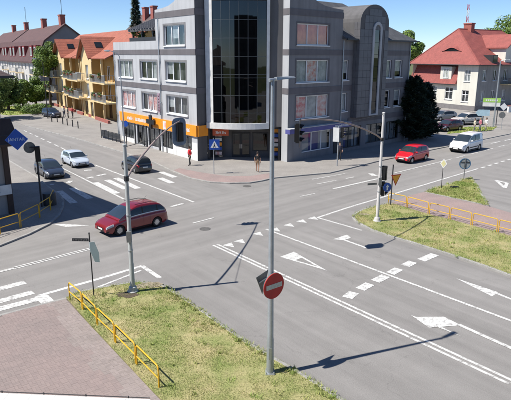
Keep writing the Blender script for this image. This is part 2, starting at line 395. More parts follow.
# verges
def blades(name, poly, n, hmin, hmax, m, parent, w=.02, seed=1, z0=KH, patch=None):
    rn = random.Random(seed); xs = [p[0] for p in poly]; ys = [p[1] for p in poly]; mb = MB(); V = mb.v; Fa = mb.f; k = 0
    while k < n:
        x, y = rn.uniform(min(xs), max(xs)), rn.uniform(min(ys), max(ys))
        if not inside((x, y), poly): continue
        k += 1
        dn = noise_v(Vector((x*.9, y*.9, seed))) + .5*noise_v(Vector((x*3.1, y*3.1, seed)))
        if dn > .22 and rn.random() < .75: continue
        a = rn.uniform(0, 2*PI); h = rn.uniform(hmin, hmax)*(1.5 if dn < -.35 else 1); l = rn.uniform(.2, 1.1)*h; b = rn.uniform(0, 2*PI)
        dx, dy = math.cos(a)*w, math.sin(a)*w; o = len(V)
        V += [(x-dx, y-dy, z0-.01), (x+dx, y+dy, z0-.01), (x+math.cos(b)*l, y+math.sin(b)*l, z0+h)]
        Fa.append((o, o+1, o+2)); mb.m.append(0)
    me = bpy.data.meshes.new(name); me.from_pydata(V, [], Fa); me.materials.append(m)
    ob = bpy.data.objects.new(name, me); col.objects.link(ob); ob.parent = parent; ob['kind'] = 'stuff'
    return ob
v1 = P2([(66.5,299.5),(80,292.5),(98,289),(116,286),(136,282.5),(156,284.5),(168,288.5),(210,317),(250,345),(302,375),(338,398)])
v1p = v1 + [v1[-1] - UB*9, v1[-1] - UB*9 - UA*3.6, sq[-1] - UB*6.4 + UA*.02]+[sq[-1]+UA*.02]
VG1 = slab('grass_verge', v1p, M_SOIL); kerb(v1[1:] + [v1[-1]-UB*6], VG1, -1)
blades('grass', v1p, 75000, .02, .065, M_BLADE, VG1, .008, 1)
v2 = P2([(511,277.5),(487,268.5),(450,256),(411,243.5),(390,237.5),(370,230.5),(356,223),(352,218.5),(355,214),(363,210),(380,205.5),(391,204.3)])
fence_line = P2([(391,204.3),(406,208.7),(428,215.3),(449,220.5),(471,226.5),(497,233.5),(511,237.5)])
v2p = [v2[0] - UB*14] + v2 + fence_line[1:] + [fence_line[-1] - UB*14]
VG2 = slab('grass_verge_right', v2p, M_SOIL); kerb([v2[0]-UB*3]+v2, VG2, -1)
blades('grass', v2p, 60000, .02, .08, M_BLADE, VG2, .011, 2)
pa = P2([(391,204),(399,200.5),(411,196),(424,193)]); pb = P2([(489,207.5),(511,214)])
path_poly = [p for p in fence_line[::-1]] + pa[1:] + pb + [pb[-1]-UB*3]
PT = slab('footpath', [fence_line[-1]-UB*9] + path_poly + [pb[-1]-UB*9+UA*.5], M_PATH, .075)
tri = P2([(424,193),(440,187.3),(471,177.8),(478,187),(489,207)])
VG3 = slab('grass_island', tri, M_SOIL); kerb(tri, VG3, -1, True)
blades('grass', tri, 20000, .03, .09, M_LAWN, VG3, .014, 3)
# pinkish paving strip at the corner crossing
cp = P2([(275,178.9),(262,181.9),(250,183.9),(230,184.4),(210,183.3),(190,179.2),(172,171.6),(178,169.5),(198,173.5),(225,177.5),(250,177.5),(274,174)])
cpo = MB(); cpo.prism([(p.x*.985, p.y*1.004) for p in cp], KH-.02, KH+.004); structure(cpo.build('corner_paving', M_PATH))
# low rendered coping along the bottom edge
cw = thing('low_wall', 'low white rendered wall with dark coping joint at the bottom left', 'wall', gp(20, 396))
a = gp(-60, 390.6, .34); b = gp(150, 399.5, .34); wdv = (b-a).normalized(); wn = Vector((wdv.y, -wdv.x, 0))
M_RENDER = mat('white_render', (.74, .74, .72), .85, (.62, .62, .60), 2, fine=.08)
X = lambda s, o, z: (a + wdv*s + wn*o + Vector((0, 0, z-.34)))
L_ = (b-a).length
w = MB(X); w.box(0, L_, .04, .5, 0, .30); w.build('wall', M_RENDER, cw)
for i in range(9):
    w = MB(X); w.box(i*L_/9+.004, (i+1)*L_/9-.004, .0, .54, .302, .345); w.build('coping_slab', M_RENDER, cw)
w = MB(X); w.tube([(0, -.02, .37), (L_, -.02, .37)], .012, 6); w.build('edge_wire', M_DKMET, cw)
for i in range(5):
    w = MB(X); w.tube([(.6+i*L_/5, -.02, .30), (.6+i*L_/5, -.02, .40)], .018, 6); w.build('wire_clip', M_DKMET, cw)

# ------------------------------------------------------------------ painted markings (sheets 4 mm above the asphalt)
MKZ = [0]
def marking(name, polys, label=None):
    mb = MB(); MKZ[0] += 1; zz = .0045 + .0028*(MKZ[0] % 4)
    for i_, pl in enumerate(polys): mb.add([(p[0], p[1], zz + .0006*(i_ % 4)) for p in pl], [tuple(range(len(pl)))])
    o = mb.build(name, PAINT); return structure(o)
def strip(a, b, w):
    a, b = Vector(a[:2]).to_3d(), Vector(b[:2]).to_3d(); d = (b-a).normalized(); n = Vector((-d.y, d.x, 0))*w/2
    return [a-n, b-n, b+n, a+n]
def line(pts, w):
    P = P2(pts); return [strip(P[i], P[i+1], w) for i in range(len(P)-1)]
def dbl(a, b, w, gap):
    a, b = gp(*a), gp(*b); d = (b-a).normalized(); n = Vector((-d.y, d.x, 0))*(gap/2+w/2)
    return [strip(a-n, b-n, w), strip(a+n, b+n, w)]
def dash(a, b, on, off, w):
    a, b = gp(*a), gp(*b); L = (b-a).length; d = (b-a).normalized(); t = 0; out = []
    while t < L: out.append(strip(a+d*t, a+d*min(t+on, L), w)); t += on+off
    return out
ext = gp(511,382) - UB*6
marking('double_centre_line', dbl((215,244.7),(511,382.5),.12,.13) + [strip(gp(511,382.5)-UB*0, ext, .12)])
marking('lane_line', [strip(gp(266,229.2), gp(511,321), .14), strip(gp(511,321), gp(511,321)-UB*8, .14)])
marking('centre_line', dbl((14,268.3),(90,249),.10,.10) + line([(-10,274.5),(14,268.3)], .2) + dash((193,223.3),(225,215),1.6,1.3,.12) + dash((300,196.7),(330,190.3),1.5,1.5,.12) + line([(333,189),(378,178.8)], .22) + line([(394,173.2),(452,159)], .14) + dash((456,158),(511,143.6),2,1.2,.12) + [strip(gp(511,143.6), gp(511,143.6)+UA*30, .12)])
marking('edge_line', line([(38,296),(100,278.5),(142,266)], .2) + line([(142,266),(160,278)], .22) + line([(96,288),(141,270.5)], .12) + line([(318,217.5),(345,208.5),(400,192),(440,180),(478,168.6)], .16) + dash((481,168),(511,159),.8,.6,.2) + line([(317,217.5),(362,230.4)], .14))
marking('kerbside_line', line([(312,179.3),(345,173.5)], .12) + dash((317,184),(354,177),2.2,1.0,.12) + dash((491,143.4),(511,139.2),2.2,1.2,.2))
marking('street_lane_line', line([(91,163.5),(127,177),(194,202.3)], .16) + dash((24,130.5),(61,147.6),1.6,1.2,.16) + line([(61,147.6),(91,163.5)], .14))
marking('street_stop_lane', line([(80,177),(124,199.3)], .16) + line([(171,206.8),(183,203.7)], .25) + line([(60,167),(80,177)], .12))
zb = []
for (p, q) in (((72,188),(90,198.5)),((59,191),(74,203)),((95,182.5),(117,193.5)),((107,180),(126,189)),((116,178),(138,188.5)),((161,172),(175,177.3)),((160,178),(172,183))): zb.append(strip(gp(*p), gp(*q), .5))
marking('zebra_crossing', zb)
marking('zebra_crossing_left', [strip(gp(-8,291), gp(25,282.3), .42), strip(gp(-8,303.5), gp(33,292.3), .42), strip(gp(-8,311), gp(37,299.4), .42), strip(gp(40.5,295.5), gp(48,302.5), .5)])
marking('crossing_blocks', [strip(gp(*p), gp(*q), .45) for (p, q) in (((347,298),(354,292.5)),((360,289.5),(370,284)),((375,281.5),(386,276)),((390,273.8),(399,269)),((405,266),(413,262)),((421,260.5),(435,254.5)))])
marking('small_blocks', [strip(gp(*p), gp(*q), .35) for (p, q) in (((84,170.5),(92,170)),((97,176),(106,174)),((87,178.5),(93,177)),((68,183),(71,181)),((50,184.5),(54,184.5)))])
def tri_mark(x, y, s=.32):
    c = gp(x, y); return [c + UA*s, c - UA*s, c - UB*s*2.0]
marking('give_way_triangles', [tri_mark(*p) for p in ((227,244),(238,240.3),(256,233),(273,228.8),(287,224.3),(299.5,220.5),(311,217.5))])
A3 = P2([(280,257),(294,251.8),(327,270.8)]); c3 = (A3[0]+A3[1]+A3[2])/3; B3 = [c3 + (p-c3)*.45 + (A3[0]+A3[1]-A3[2]*2)*-.06 for p in A3]
marking('turn_arrow_outline', [[A3[i], A3[(i+1) % 3], B3[(i+1) % 3], B3[i]] for i in range(3)])
marking('turn_arrow', [P2([(333,239.5),(347,234.8),(351,238),(344,240.3)]), strip(gp(344,240), gp(366,248), .16)])
marking('direction_arrow', [P2([(411,315.5),(416,317.2),(444,317),(461,325.6),(429,328)]), strip(gp(459,325), gp(511,348.3), .17), strip(gp(511,348.3), gp(511,348.3)-UB*3, .17), P2([(436,326.8),(440,326.6),(461,336.6)])])
marking('slip_arrow', [P2([(456,278.3),(498,292.3),(492,296.5)]), strip(gp(496,293), gp(511,299.3), .15), strip(gp(511,299.3), gp(511,299.3)-UB*3, .15)])
marking('yield_triangle', [strip(gp(*p), gp(*q), .25) for (p, q) in (((496,180.3),(507,183)),((507,183),(505,188)),((505,188),(496,180.3)))])
marking('slip_crossing', [strip(gp(498,211.5), gp(516,223), .7)])
marking('far_arrow', [P2([(368,173.5),(373,173.5),(378,176.2),(372,176)]), strip(gp(374,175), gp(386,178), .14)])
marking('shaded_triangle', [P2([(54,224.5),(64,224),(90,225.5),(66,227)])])
# manhole covers
M_IRON = mat('cast_iron', (.13, .125, .12), .7, (.08, .078, .075), 8)
for i, (x, y, l) in enumerate(((205,229,'round iron manhole cover in the middle of the crossing'), (247,186.2,'dark iron manhole cover by the kerb of the grey corner building'))):
    mb = MB(); c = gp(x, y); mb.lathe([(.0, .0), (.32, .0), (.32, .012), (.29, .014), (.29, .010), (.0, .010)], 20, (c.x, c.y, .001))
    tag(mb.build('manhole_cover', M_IRON), l, 'manhole')

# foliage helpers
M_BARK = mat('bark', (.10, .075, .055), .95, (.07, .05, .04), 6, bump=.5, bscale=20)
M_LF1 = mat('leaves_fresh', (.17, .26, .05), .6, (.12, .20, .04), .8, island=((.45, .5, .45), (1.25, 1.2, 1.0)))
M_LF2 = mat('leaves_deep', (.115, .18, .04), .6, (.085, .14, .034), .8, island=((.45, .5, .45), (1.25, 1.2, 1.1)))
M_LF3 = mat('leaves_conifer', (.020, .034, .014), .7, (.013, .024, .010), .8, island=((.5, .5, .5), (1.3, 1.3, 1.2)))
M_LF4 = mat('leaves_spruce', (.03, .055, .035), .7, (.022, .042, .028), .8, island=((.5, .5, .5), (1.3, 1.3, 1.2)))
for m_ in (M_LF1, M_LF2):
    b_ = m_.node_tree.nodes['Principled BSDF']; b_.inputs['Subsurface Weight'].default_value = 0.0
def leaf_mass(centres, n, size, rn, flat=.55):
    """leaf-sized quads near the surface of many small clumps"""
    mb = MB(); V, Fa = mb.v, mb.f; wts = [c[1]**2 for c in centres]
    for c, r in rn.choices(centres, weights=wts, k=n):
        d = Vector((rn.gauss(0, 1), rn.gauss(0, 1), rn.gauss(0, 1))).normalized(); q = r*(.55+.5*rn.random()**.6)
        p = c + Vector((d.x*q, d.y*q, d.z*q*.8)); nrm = (d + Vector((rn.uniform(-1, 1), rn.uniform(-1, 1), rn.uniform(-.4, 1.2)))*.8).normalized()
        a = nrm.orthogonal().normalized(); a = (Matrix.Rotation(rn.uniform(0, 6.3), 3, nrm) @ a); b = nrm.cross(a)
        s = size*rn.uniform(.6, 1.3); o = len(V)
        V += [tuple(p-a*s), tuple(p-b*s*flat), tuple(p+a*s), tuple(p+b*s*flat)]; Fa.append((o, o+1, o+2, o+3)); mb.m.append(0)
    return mb
def raw_build(mb, name, m, parent, off):
    me = bpy.data.meshes.new(name); me.from_pydata([(p[0]-off[0], p[1]-off[1], p[2]-off[2]) for p in mb.v], [], mb.f); me.materials.append(m)
    o = bpy.data.objects.new(name, me); col.objects.link(o); o.parent = parent; return o

# ================================================================== BUILDINGS
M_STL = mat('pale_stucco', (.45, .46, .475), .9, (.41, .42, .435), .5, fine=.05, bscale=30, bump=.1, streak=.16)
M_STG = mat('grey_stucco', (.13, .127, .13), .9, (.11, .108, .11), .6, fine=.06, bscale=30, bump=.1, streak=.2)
M_STR = mat('mid_grey_stucco', (.222, .22, .228), .9, (.192, .19, .198), .5, fine=.05, bscale=30, bump=.1, streak=.2)  # on the right wing, shade of that side is put into this tone
M_BAND = mat('lilac_grey_band', (.15, .14, .15), .85, (.125, .118, .125), .8, streak=.15)
M_PANEL = mat('slate_panel', (.13, .13, .14), .5, (.105, .105, .115), .9, island=((.85, .85, .85), (1.1, 1.1, 1.1)))
M_FRAME = mat('white_pvc', (.72, .73, .74), .4, (.66, .67, .68), 3)
M_CURT = mat('net_curtain', (.62, .62, .60), .95, (.36, .37, .37), 1.6)
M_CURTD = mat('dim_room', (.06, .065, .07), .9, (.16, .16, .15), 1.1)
M_CURTR = mat('red_curtain', (.88, .24, .11), .9, (.66, .12, .06), 2.0)
M_POSTR = mat('red_poster', (.72, .10, .12), .6, (.85, .70, .62), 3.2)
M_POSTW = mat('pale_poster', (.80, .74, .70), .6, (.72, .25, .20), 2.6)
M_BLUEF = mat('blue_fascia', (.10, .10, .30), .5, (.08, .08, .25), 2)
M_TILED = tile_mat('grey_tiles', (.07, .072, .078), (.10, .102, .108), 43.8, 3.0, 3.0)

def wall_open(F_, s0, s1, z0, z1, ops, mb, m=0, rev=.2, o=0.0):
    """wall sheet with real openings and reveals"""
    ss = sorted(set([s0, s1] + [q for w_ in ops for q in w_[:2]])); zs = sorted(set([z0, z1] + [q for w_ in ops for q in w_[2:4]]))
    for i in range(len(ss)-1):
        for j in range(len(zs)-1):
            cs, cz = (ss[i]+ss[i+1])/2, (zs[j]+zs[j+1])/2
            if any(w_[0] < cs < w_[1] and w_[2] < cz < w_[3] for w_ in ops): continue
            mb.add([F_(ss[i], o, zs[j]), F_(ss[i+1], o, zs[j]), F_(ss[i+1], o, zs[j+1]), F_(ss[i], o, zs[j+1])], [(0, 1, 2, 3)], m)
    for (a, b, c, d) in [w_[:4] for w_ in ops]:
        for (p, q) in (((a, c), (b, c)), ((b, c), (b, d)), ((b, d), (a, d)), ((a, d), (a, c))):
            mb.add([F_(p[0], o, p[1]), F_(q[0], o, q[1]), F_(q[0], o-rev, q[1]), F_(p[0], o-rev, p[1])], [(0, 1, 2, 3)], m)
def window(F_, a, b, c, d, parent, n=3, depth=.12, fr=.085, back=None, sill=True, glass=None, fm=None, transom=None, o=0.0, label=None, backs=None):
    fm = fm or M_FRAME; X = F_
    mb = MB(X); i, q = o-depth-.06, o-depth
    mb.box(a, b, i, q, c, c+fr); mb.box(a, b, i, q, d-fr, d); mb.box(a, a+fr, i, q, c+fr, d-fr); mb.box(b-fr, b, i, q, c+fr, d-fr)
    for k in range(1, n): x = a+(b-a)*k/n; mb.box(x-fr*.6, x+fr*.6, i, q+.003, c+fr, d-fr)
    if transom: mb.box(a+fr, b-fr, i, q+.002, transom-fr/2, transom+fr/2)
    wob = mb.build('window', fm, parent)
    if label: wob['label'] = label
    for k in range(n):
        x0, x1 = a+(b-a)*k/n, a+(b-a)*(k+1)/n
        g = MB(X); g.box(x0+fr*.5, x1-fr*.5, i+.018, i+.03, c+fr*.5, d-fr*.5); g.build('pane', glass or GLASS, wob)
        bm_ = (backs[k] if backs else back) or M_CURTD
        g = MB(X)
        if bm_ is M_CURT:        # gathered net curtain with folds, dark room behind
            m_ = 14; yv = [i-.05+.025*math.sin(t*2.4) for t in range(m_)]
            xs = [x0+(x1-x0)*t/(m_-1) for t in range(m_)]; zb_ = c + (d-c)*random.choice((.02, .02, .35))
            g.add([(xs[t], yv[t], zb_) for t in range(m_)] + [(xs[t], yv[t], d) for t in range(m_)], [(t, t+1, m_+t+1, m_+t) for t in range(m_-1)])
            g.build('curtain', M_CURT, wob)
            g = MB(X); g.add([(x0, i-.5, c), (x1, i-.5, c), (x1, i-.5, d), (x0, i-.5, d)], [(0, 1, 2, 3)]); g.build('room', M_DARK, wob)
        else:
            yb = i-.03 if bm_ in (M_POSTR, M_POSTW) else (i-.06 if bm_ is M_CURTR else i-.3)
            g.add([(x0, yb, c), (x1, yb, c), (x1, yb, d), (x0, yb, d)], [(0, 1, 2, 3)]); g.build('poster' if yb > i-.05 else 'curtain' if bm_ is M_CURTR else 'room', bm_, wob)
    if sill:
        g = MB(X); g.box(a-.1, b+.1, o-.1, o+.12, c-.10, c-.012); g.build('sill', M_FRAME, wob)
    return wob
def fbox(F_, name, m, parent, *b):
    mb = MB(F_); mb.box(*b); return mb.build(name, m, parent)

# ---------------------------------------------------------------- grey corner building
LF = Frame((-5.35, 50.24), 127.5, 1); RF = Frame((2.89, 49.9), 43.8, -1)
CB = thing('corner_building', 'grey and pale stucco corner building with tall dark glass bay', 'building', (-1.2, 50.8, 0))
GZ = KH-.02
TOPC = [(0, 16.2), (1.6, 15.8), (2.6, 14.85), (3.6, 14.3), (4.6, 14.02), (5.8, 13.88), (7.35, 13.8)]
# left wing street wall
LW = [(1.75, 5.65, 10.45, 12.3), (1.75, 5.55, 7.22, 9.0), (7.35, 11.05, 7.22, 9.0), (12.9, 16.45, 7.22, 9.0), (1.6, 5.55, 4.1, 5.78), (7.6, 10.95, 4.0, 5.78), (12.6, 16.05, 4.0, 5.78)]
GFW = [(1.0, 3.9, .95, 2.25), (4.6, 7.0, .55, 2.25), (7.6, 9.9, .3, 2.25), (10.5, 12.6, .15, 2.25), (13.4, 16.4, .55, 2.25)]
mb = MB(); wall_open(LF, 0, 17.6, GZ, 9.62, LW[1:] + GFW, mb, 0); wall_open(LF, 0, 7.35, 9.62, 13.0, LW[:1], mb, 0)
mb.add([LF(7.35, 0, 9.62), LF(17.6, 0, 9.62), LF(17.6, 0, 10.95), LF(7.35, 0, 10.95)], [(0, 1, 2, 3)])
mb.add([LF(0, 0, 13.0), LF(7.35, 0, 13.0)] + [LF(s, 0, z) for s, z in TOPC[::-1]], [tuple(range(2+len(TOPC)))])
# back and side faces of the left wing, terrace floor, parapet
mb.add([LF(17.6, 0, GZ), LF(17.6, -11, GZ), LF(17.6, -11, 10.95), LF(17.6, 0, 10.95)], [(0, 1, 2, 3)])
mb.add([LF(17.6, -11, GZ), LF(0, -11, GZ), LF(0, -11, 10.2), LF(17.6, -11, 10.2)], [(0, 1, 2, 3)])
mb.add([LF(7.35, 0, 10.0), LF(7.35, -11, 10.0), LF(7.35, -11, 13.8), LF(7.35, 0, 13.8)], [(0, 1, 2, 3)])
mb.build('left_wing_wall', M_STL, CB)
mb = MB(LF); mb.add([(7.35, -.25, 10.1), (17.6, -.25, 10.1), (17.6, -11, 10.1), (7.35, -11, 10.1)], [(0, 1, 2, 3)]); mb.box(7.36, 17.59, -.25, -.003, 10.0, 10.94); mb.build('terrace_floor', M_STR, CB)
# return of the left wing (faces the crossing, its shade put into the darker stucco)
LR = Frame(LF(0, 0, 0), 43.8, -1)
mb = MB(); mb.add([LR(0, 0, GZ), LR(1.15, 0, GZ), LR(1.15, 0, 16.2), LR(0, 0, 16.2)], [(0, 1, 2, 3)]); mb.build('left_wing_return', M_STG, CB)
for (za, zb_) in ((6.22, 6.75), (9.62, 10.12), (13.0, 13.55)):
    fbox(LF, 'band', M_BAND, CB, -.02, 17.62 if za < 12 else 7.37, .0, .035, za, zb_)
    fbox(LR, 'band', M_BAND, CB, .035, 1.16, .0, .033, za, zb_)
for i, w_ in enumerate(LW):
    if i in (5, 6): bk = [M_POSTW, M_POSTW, M_POSTR] if i == 6 else [M_POSTR, M_POSTW, M_CURTD]
    elif i == 3: bk = [M_CURT]*3
    else: bk = [random.choice((M_CURT, M_CURTD, M_CURTD)) for _ in range(3)]
    window(LF, *w_, CB, backs=bk)
    mb = MB(LF); a, b, c, d = w_; mb.box(a-.16, a, 0, .025, c-.1, d+.16); mb.box(b, b+.16, 0, .025, c-.1, d+.16); mb.box(a, b, 0, .025, d, d+.16); mb.build('window_surround', M_STR, CB)
for i, w_ in enumerate(GFW): window(LF, *w_, CB, n=2 if i else 3, fm=M_DKMET, sill=False, depth=.1, back=M_CURTD)
# white plinth panels under the shop windows and dark piers
for (a, b, z) in ((-.02, .95, 1.7), (.97, 3.95, .93), (3.97, 4.55, 2.0), (4.57, 7.05, .52), (13.3, 16.5, .5)): fbox(LF, 'plinth_panel', M_RENDER, CB, a, b, .0, .03, GZ, z)
for s in (7.3, 10.2, 13.0): fbox(LF, 'pier', M_DKMET, CB, s-.09, s+.09, .0, .10, GZ, 2.34)
# orange fascia
fa = fbox(LF, 'fascia', M_ORNG, CB, -.06, 16.6, .0, .16, 2.36, 3.36); fa['label'] = 'long orange shop fascia with white lettering'
fbox(LR, 'fascia', M_ORNG, CB, -.0, 1.15, .04, .16, 2.37, 3.35)
rnl = random.Random(5)
def glyphs(F_, s_from, s_to, o, zc, h, m, parent, name='lettering'):
    """unreadable raised letters as in the photograph: stems, bowls and bars"""
    mb = MB(F_); s = s_from; sg = 1 if s_to > s_from else -1
    while (s_to-s)*sg > h*.3:
        wl = h*rnl.uniform(.42, .6); a, b = sorted((s, s+sg*wl)); t = h*.2; k = rnl.randrange(5); tall = h*rnl.choice((1, 1, .75))
        z0, z1 = zc-h/2, zc-h/2+tall
        if k in (0, 1, 2): mb.box(a, a+t, o, o+.02, z0, z1)
        if k in (0, 2, 3): mb.box(b-t, b, o, o+.02, z0, z1)
        if k in (1, 2, 3): mb.box(a+t, b-t, o, o+.019, z1-t, z1)
        if k in (0, 3, 1): mb.box(a+t, b-t, o, o+.019, z0, z0+t)
        if k in (1, 4): mb.box(a+t*1.02, b-t*.02, o, o+.018, (z0+z1)/2-t/2, (z0+z1)/2+t/2)
        if k == 4: mb.box((a+b)/2-t/2, (a+b)/2+t/2, o, o+.02, z0, z1)
        s += sg*(wl+h*.15)
    return mb.build(name, m, parent)
glyphs(LF, 14.6, 12.9, .16, 2.84, .36, M_WHITEP, fa); glyphs(LF, 12.5, 9.9, .16, 2.84, .34, M_WHITEP, fa); glyphs(LF, 2.3, .9, .16, 2.84, .34, M_WHITEP, fa)
# vertical shop sign, black cross, framed poster boards
M_PURP = mat('dull_lilac', (.36, .27, .33), .6, (.30, .22, .27), 3)
vsn = fbox(LF, 'blade_sign', M_PURP, CB, 6.75, 7.2, .03, .16, 3.98, 5.9); vsn['label'] = 'lilac vertical sign board with dark letters'
mbt = MB(LF)
for k in range(6): z = 4.12+k*.29; mbt.box(6.84, 7.1, .16, .175, z, z+.07); mbt.box(6.84, 6.9, .16, .174, z+.072, z+.2); mbt.box(7.04, 7.1, .16, .174, z+.072, z+.2)
mbt.build('lettering', mat('plum_letters', (.08, .03, .04), .6), vsn)
mb = MB(LF); mb.box(7.35, 9.05, .45, .6, 2.75, 3.2); mb.box(7.95, 8.45, .44, .61, 2.3, 3.65); mb.box(8.1, 8.3, .16, .44, 2.9, 3.05); cr = mb.build('cross_sign', M_BLACK, CB); cr['label'] = 'black cross sign sticking out from the fascia'
for F_, s_, z_ in ((LF, 17.35, 10.0), (LF, 6.6, 13.0), (RF, 7.62, 11.0), (RF, 19.7, 11.0)):
    mb = MB(F_); mb.tube([(s_, .11, GZ), (s_, .11, z_)], .05, 8)
    for k in range(5): mb.box(s_-.07, s_+.07, .0, .17, 1+k*2, 1.04+k*2)
    mb.build('downpipe', M_GALV, CB)
# roof terrace pergola and planting
PG = Frame(LF(7.4, -.35, 0), 127.5, 1)
mb = MB(PG)
for s in (.2, 2.7, 5.2, 7.4): mb.box(s-.09, s+.09, -.94, -.76, 10.12, 12.0); mb.box(s-.2, s+.2, -.96, -.74, 11.75, 12.0); mb.box(s-.06, s+.06, -4.2, -4.08, 10.12, 13.3)
mb.build('pergola_posts', M_DKMET, CB)
pgr = MB(PG); pgr.extr([(-.5, 12.0), (-4.8, 13.75), (-4.8, 13.95), (-.5, 12.2)], -.0, 7.9); pr_ = pgr.build('pergola_roof', M_TILED, CB)
for k in range(13): g = MB(PG); s = .1+k*.62; g.extr([(-.3, 12.13), (-4.6, 13.88), (-4.6, 14.0), (-.3, 12.25)], s, s+.1); g.build('rafter', M_STR, pr_)
mb = MB(LF); mb.box(7.4, 13.9, -.34, -.28, 10.96, 11.35); mb.box(7.4, 13.9, -.33, -.29, 10.7, 10.95); mb.build('terrace_railing', M_DKMET, CB)
# chamfer wall, recessed ground floor, glass bay
Lr = Vector(LR(1.15, 0, 0)); RR = Frame(RF(0, 0, 0), 127.5, 1); Rr = Vector(RR(.85, 0, 0))
mb = MB(); mb.add([RR(0, 0, GZ), RR(.85, 0, GZ), RR(.85, 0, 16.2), RR(0, 0, 16.2)], [(0, 1, 2, 3)]); mb.build('right_wing_return', M_STL, CB)  # sunlit face: lit tone put in with the left wing's pale stucco
for (za, zb_) in ((6.22, 6.75), (9.62, 10.12), (13.0, 13.55)): fbox(RR, 'band', M_BAND, CB, .036, .85, .0, .02, za, zb_)
cd = Rr-Lr; CHL = cd.length; CH = Frame(Lr, math.degrees(math.atan2(cd.y, cd.x)), -1)
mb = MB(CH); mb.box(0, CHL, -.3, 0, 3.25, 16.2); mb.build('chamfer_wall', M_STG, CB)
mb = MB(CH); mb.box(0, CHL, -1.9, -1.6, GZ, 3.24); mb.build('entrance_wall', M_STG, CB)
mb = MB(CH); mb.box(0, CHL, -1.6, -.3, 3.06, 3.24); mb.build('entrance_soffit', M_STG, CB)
# doors and poster racks in the recess
for (a, b) in ((2.15, 3.0), (3.02, 3.9)):
    d_ = fbox(CH, 'entrance_door', M_DKMET, CB, a, b, -1.6, -1.54, GZ, 2.5)
    g = MB(CH); g.box(a+.12, b-.12, -1.538, -1.53, .35, 2.36); g.build('pane', GLASS_DARK, d_)
    g = MB(CH); g.box(b-.10 if a < 3 else a+.05, b-.05 if a < 3 else a+.10, -1.53, -1.48, .95, 1.35); g.build('handle', M_RIM, d_)
ww = fbox(CH, 'shop_window', M_DKMET, CB, 4.1, 5.6, -1.6, -1.55, .7, 2.5); g = MB(CH); g.box(4.2, 5.5, -1.548, -1.54, .8, 2.4); g.build('pane', GLASS_DARK, ww)
for (s, n) in ((.55, 5), (5.95, 6)):
    for k in range(n):
        q = fbox(CH, 'poster_frame', M_DKMET, CB, s, s+.75, -1.0, -.94, .35+k*.44, .75+k*.44); g = MB(CH); g.box(s+.06, s+.69, -.938, -.934, .40+k*.44, .70+k*.44); g.build('poster', (M_POSTW, M_BLUEP, M_ORNG, M_RENDER)[(k+int(s)) % 4], q)
rs = fbox(CH, 'entrance_sign', mat('brick_red_sign', (.50, .10, .04), .6), CB, .5, 2.0, -.2, -.06, 2.35, 2.95); rs['label'] = 'brick red sign over the corner entrance'
glyphs(CH, .75, 1.85, -.06, 2.65, .22, M_WHITEP, rs)
for s in (.12, CHL-.2): fbox(CH, 'entrance_column', M_DKMET, CB, s-.1, s+.12, -.25, -.03, GZ, 3.06)
# the bay: a shallow convex drum of glass
BW0, BW1, SAG = .0, 5.75, .75
def bay(s): t = (s-BW0)/(BW1-BW0)*2-1; return .18 + SAG*(1-t*t)
def arc_panel(name, s0, s1, z0, z1, o0, o1, m, parent, n=6):
    mb = MB(); ring = []
    for k in range(n+1): s = s0+(s1-s0)*k/n; ring.append((s, bay(s)))
    P = [CH(s, o+o1, z0) for s, o in ring] + [CH(s, o+o0, z0) for s, o in ring[::-1]]; Q = [(p[0], p[1], z1) for p in P]; N_ = len(P)
    mb.add(P+Q, [(i, (i+1) % N_, N_+(i+1) % N_, N_+i) for i in range(N_)] + [tuple(range(N_-1, -1, -1)), tuple(range(N_, 2*N_))])
    return mb.build(name, m, parent)
BAY = arc_panel('bay_floor_slab', BW0, BW1, 3.08, 3.62, -.9, .12, M_RENDER, CB, 14)
arc_panel('bay_frame', BW0, .68, 3.63, 16.1, -.5, .03, M_RENDER, CB, 2); arc_panel('bay_frame', 5.5, BW1, 3.63, 16.1, -.5, .03, M_RENDER, CB, 2)
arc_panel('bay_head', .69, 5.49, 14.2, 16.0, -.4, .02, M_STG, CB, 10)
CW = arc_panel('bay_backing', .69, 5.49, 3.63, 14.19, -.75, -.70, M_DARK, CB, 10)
ncol = 6; zrow = [3.64, 4.55, 6.1, 7.65, 7.95, 9.5, 11.05, 12.6, 14.18]
for i in range(ncol):
    for j in range(len(zrow)-1):
        a, b = .70+(4.78)*i/ncol, .70+(4.78)*(i+1)/ncol
        arc_panel('glass_pane', a+.02, b-.02, zrow[j]+.02, zrow[j+1]-.02, -.05, -.02, GLASS_DARK, CB, 2)
M_MULL = mat('mullion_grey', (.12, .13, .135), .4, metal=.5)
for i in range(1, ncol): a = .70+4.78*i/ncol; arc_panel('mullion', a-.018, a+.018, 3.64, 14.18, -.10, -.015, M_MULL, CB, 1)
for z in zrow[1:-1]: arc_panel('transom', .70, 5.48, z-.018, z+.018, -.09, -.016, M_MULL, CB, 10)
for z in (6.9, 10.3): arc_panel('bay_inner_floor', .70, 5.48, z-.2, z+.1, -.69, -.3, M_STG, CB, 8)
# right wing
RW = [(1.0, 5.45, 10.5, 12.35), (1.0, 5.55, 7.2, 9.2), (1.05, 5.7, 3.9, 6.0), (7.75, 8.65, 7.25, 9.15), (7.75, 8.65, 4.2, 6.0), (15.0, 16.3, 7.3, 9.15), (16.95, 18.4, 7.3, 9.15), (15.0, 16.3, 4.15, 5.95), (17.1, 18.45, 4.15, 5.95)]
GR = [(2.0, 6.3, .7, 2.6), (8.3, 11.3, .4, 2.55), (12.2, 15.4, .5, 2.55), (16.0, 18.6, .5, 2.55)]
mb = MB(); wall_open(RF, 0, 19.9, GZ, 10.12, RW[1:] + GR, mb, 0); wall_open(RF, 0, 7.5, 10.12, 13.0, RW[:1], mb, 0)
mb.add([RF(0, 0, 13.0), RF(7.5, 0, 13.0)] + [RF(s, 0, z) for s, z in [(s*7.5/7.35, z) for s, z in TOPC[::-1]]], [tuple(range(2+len(TOPC)))])
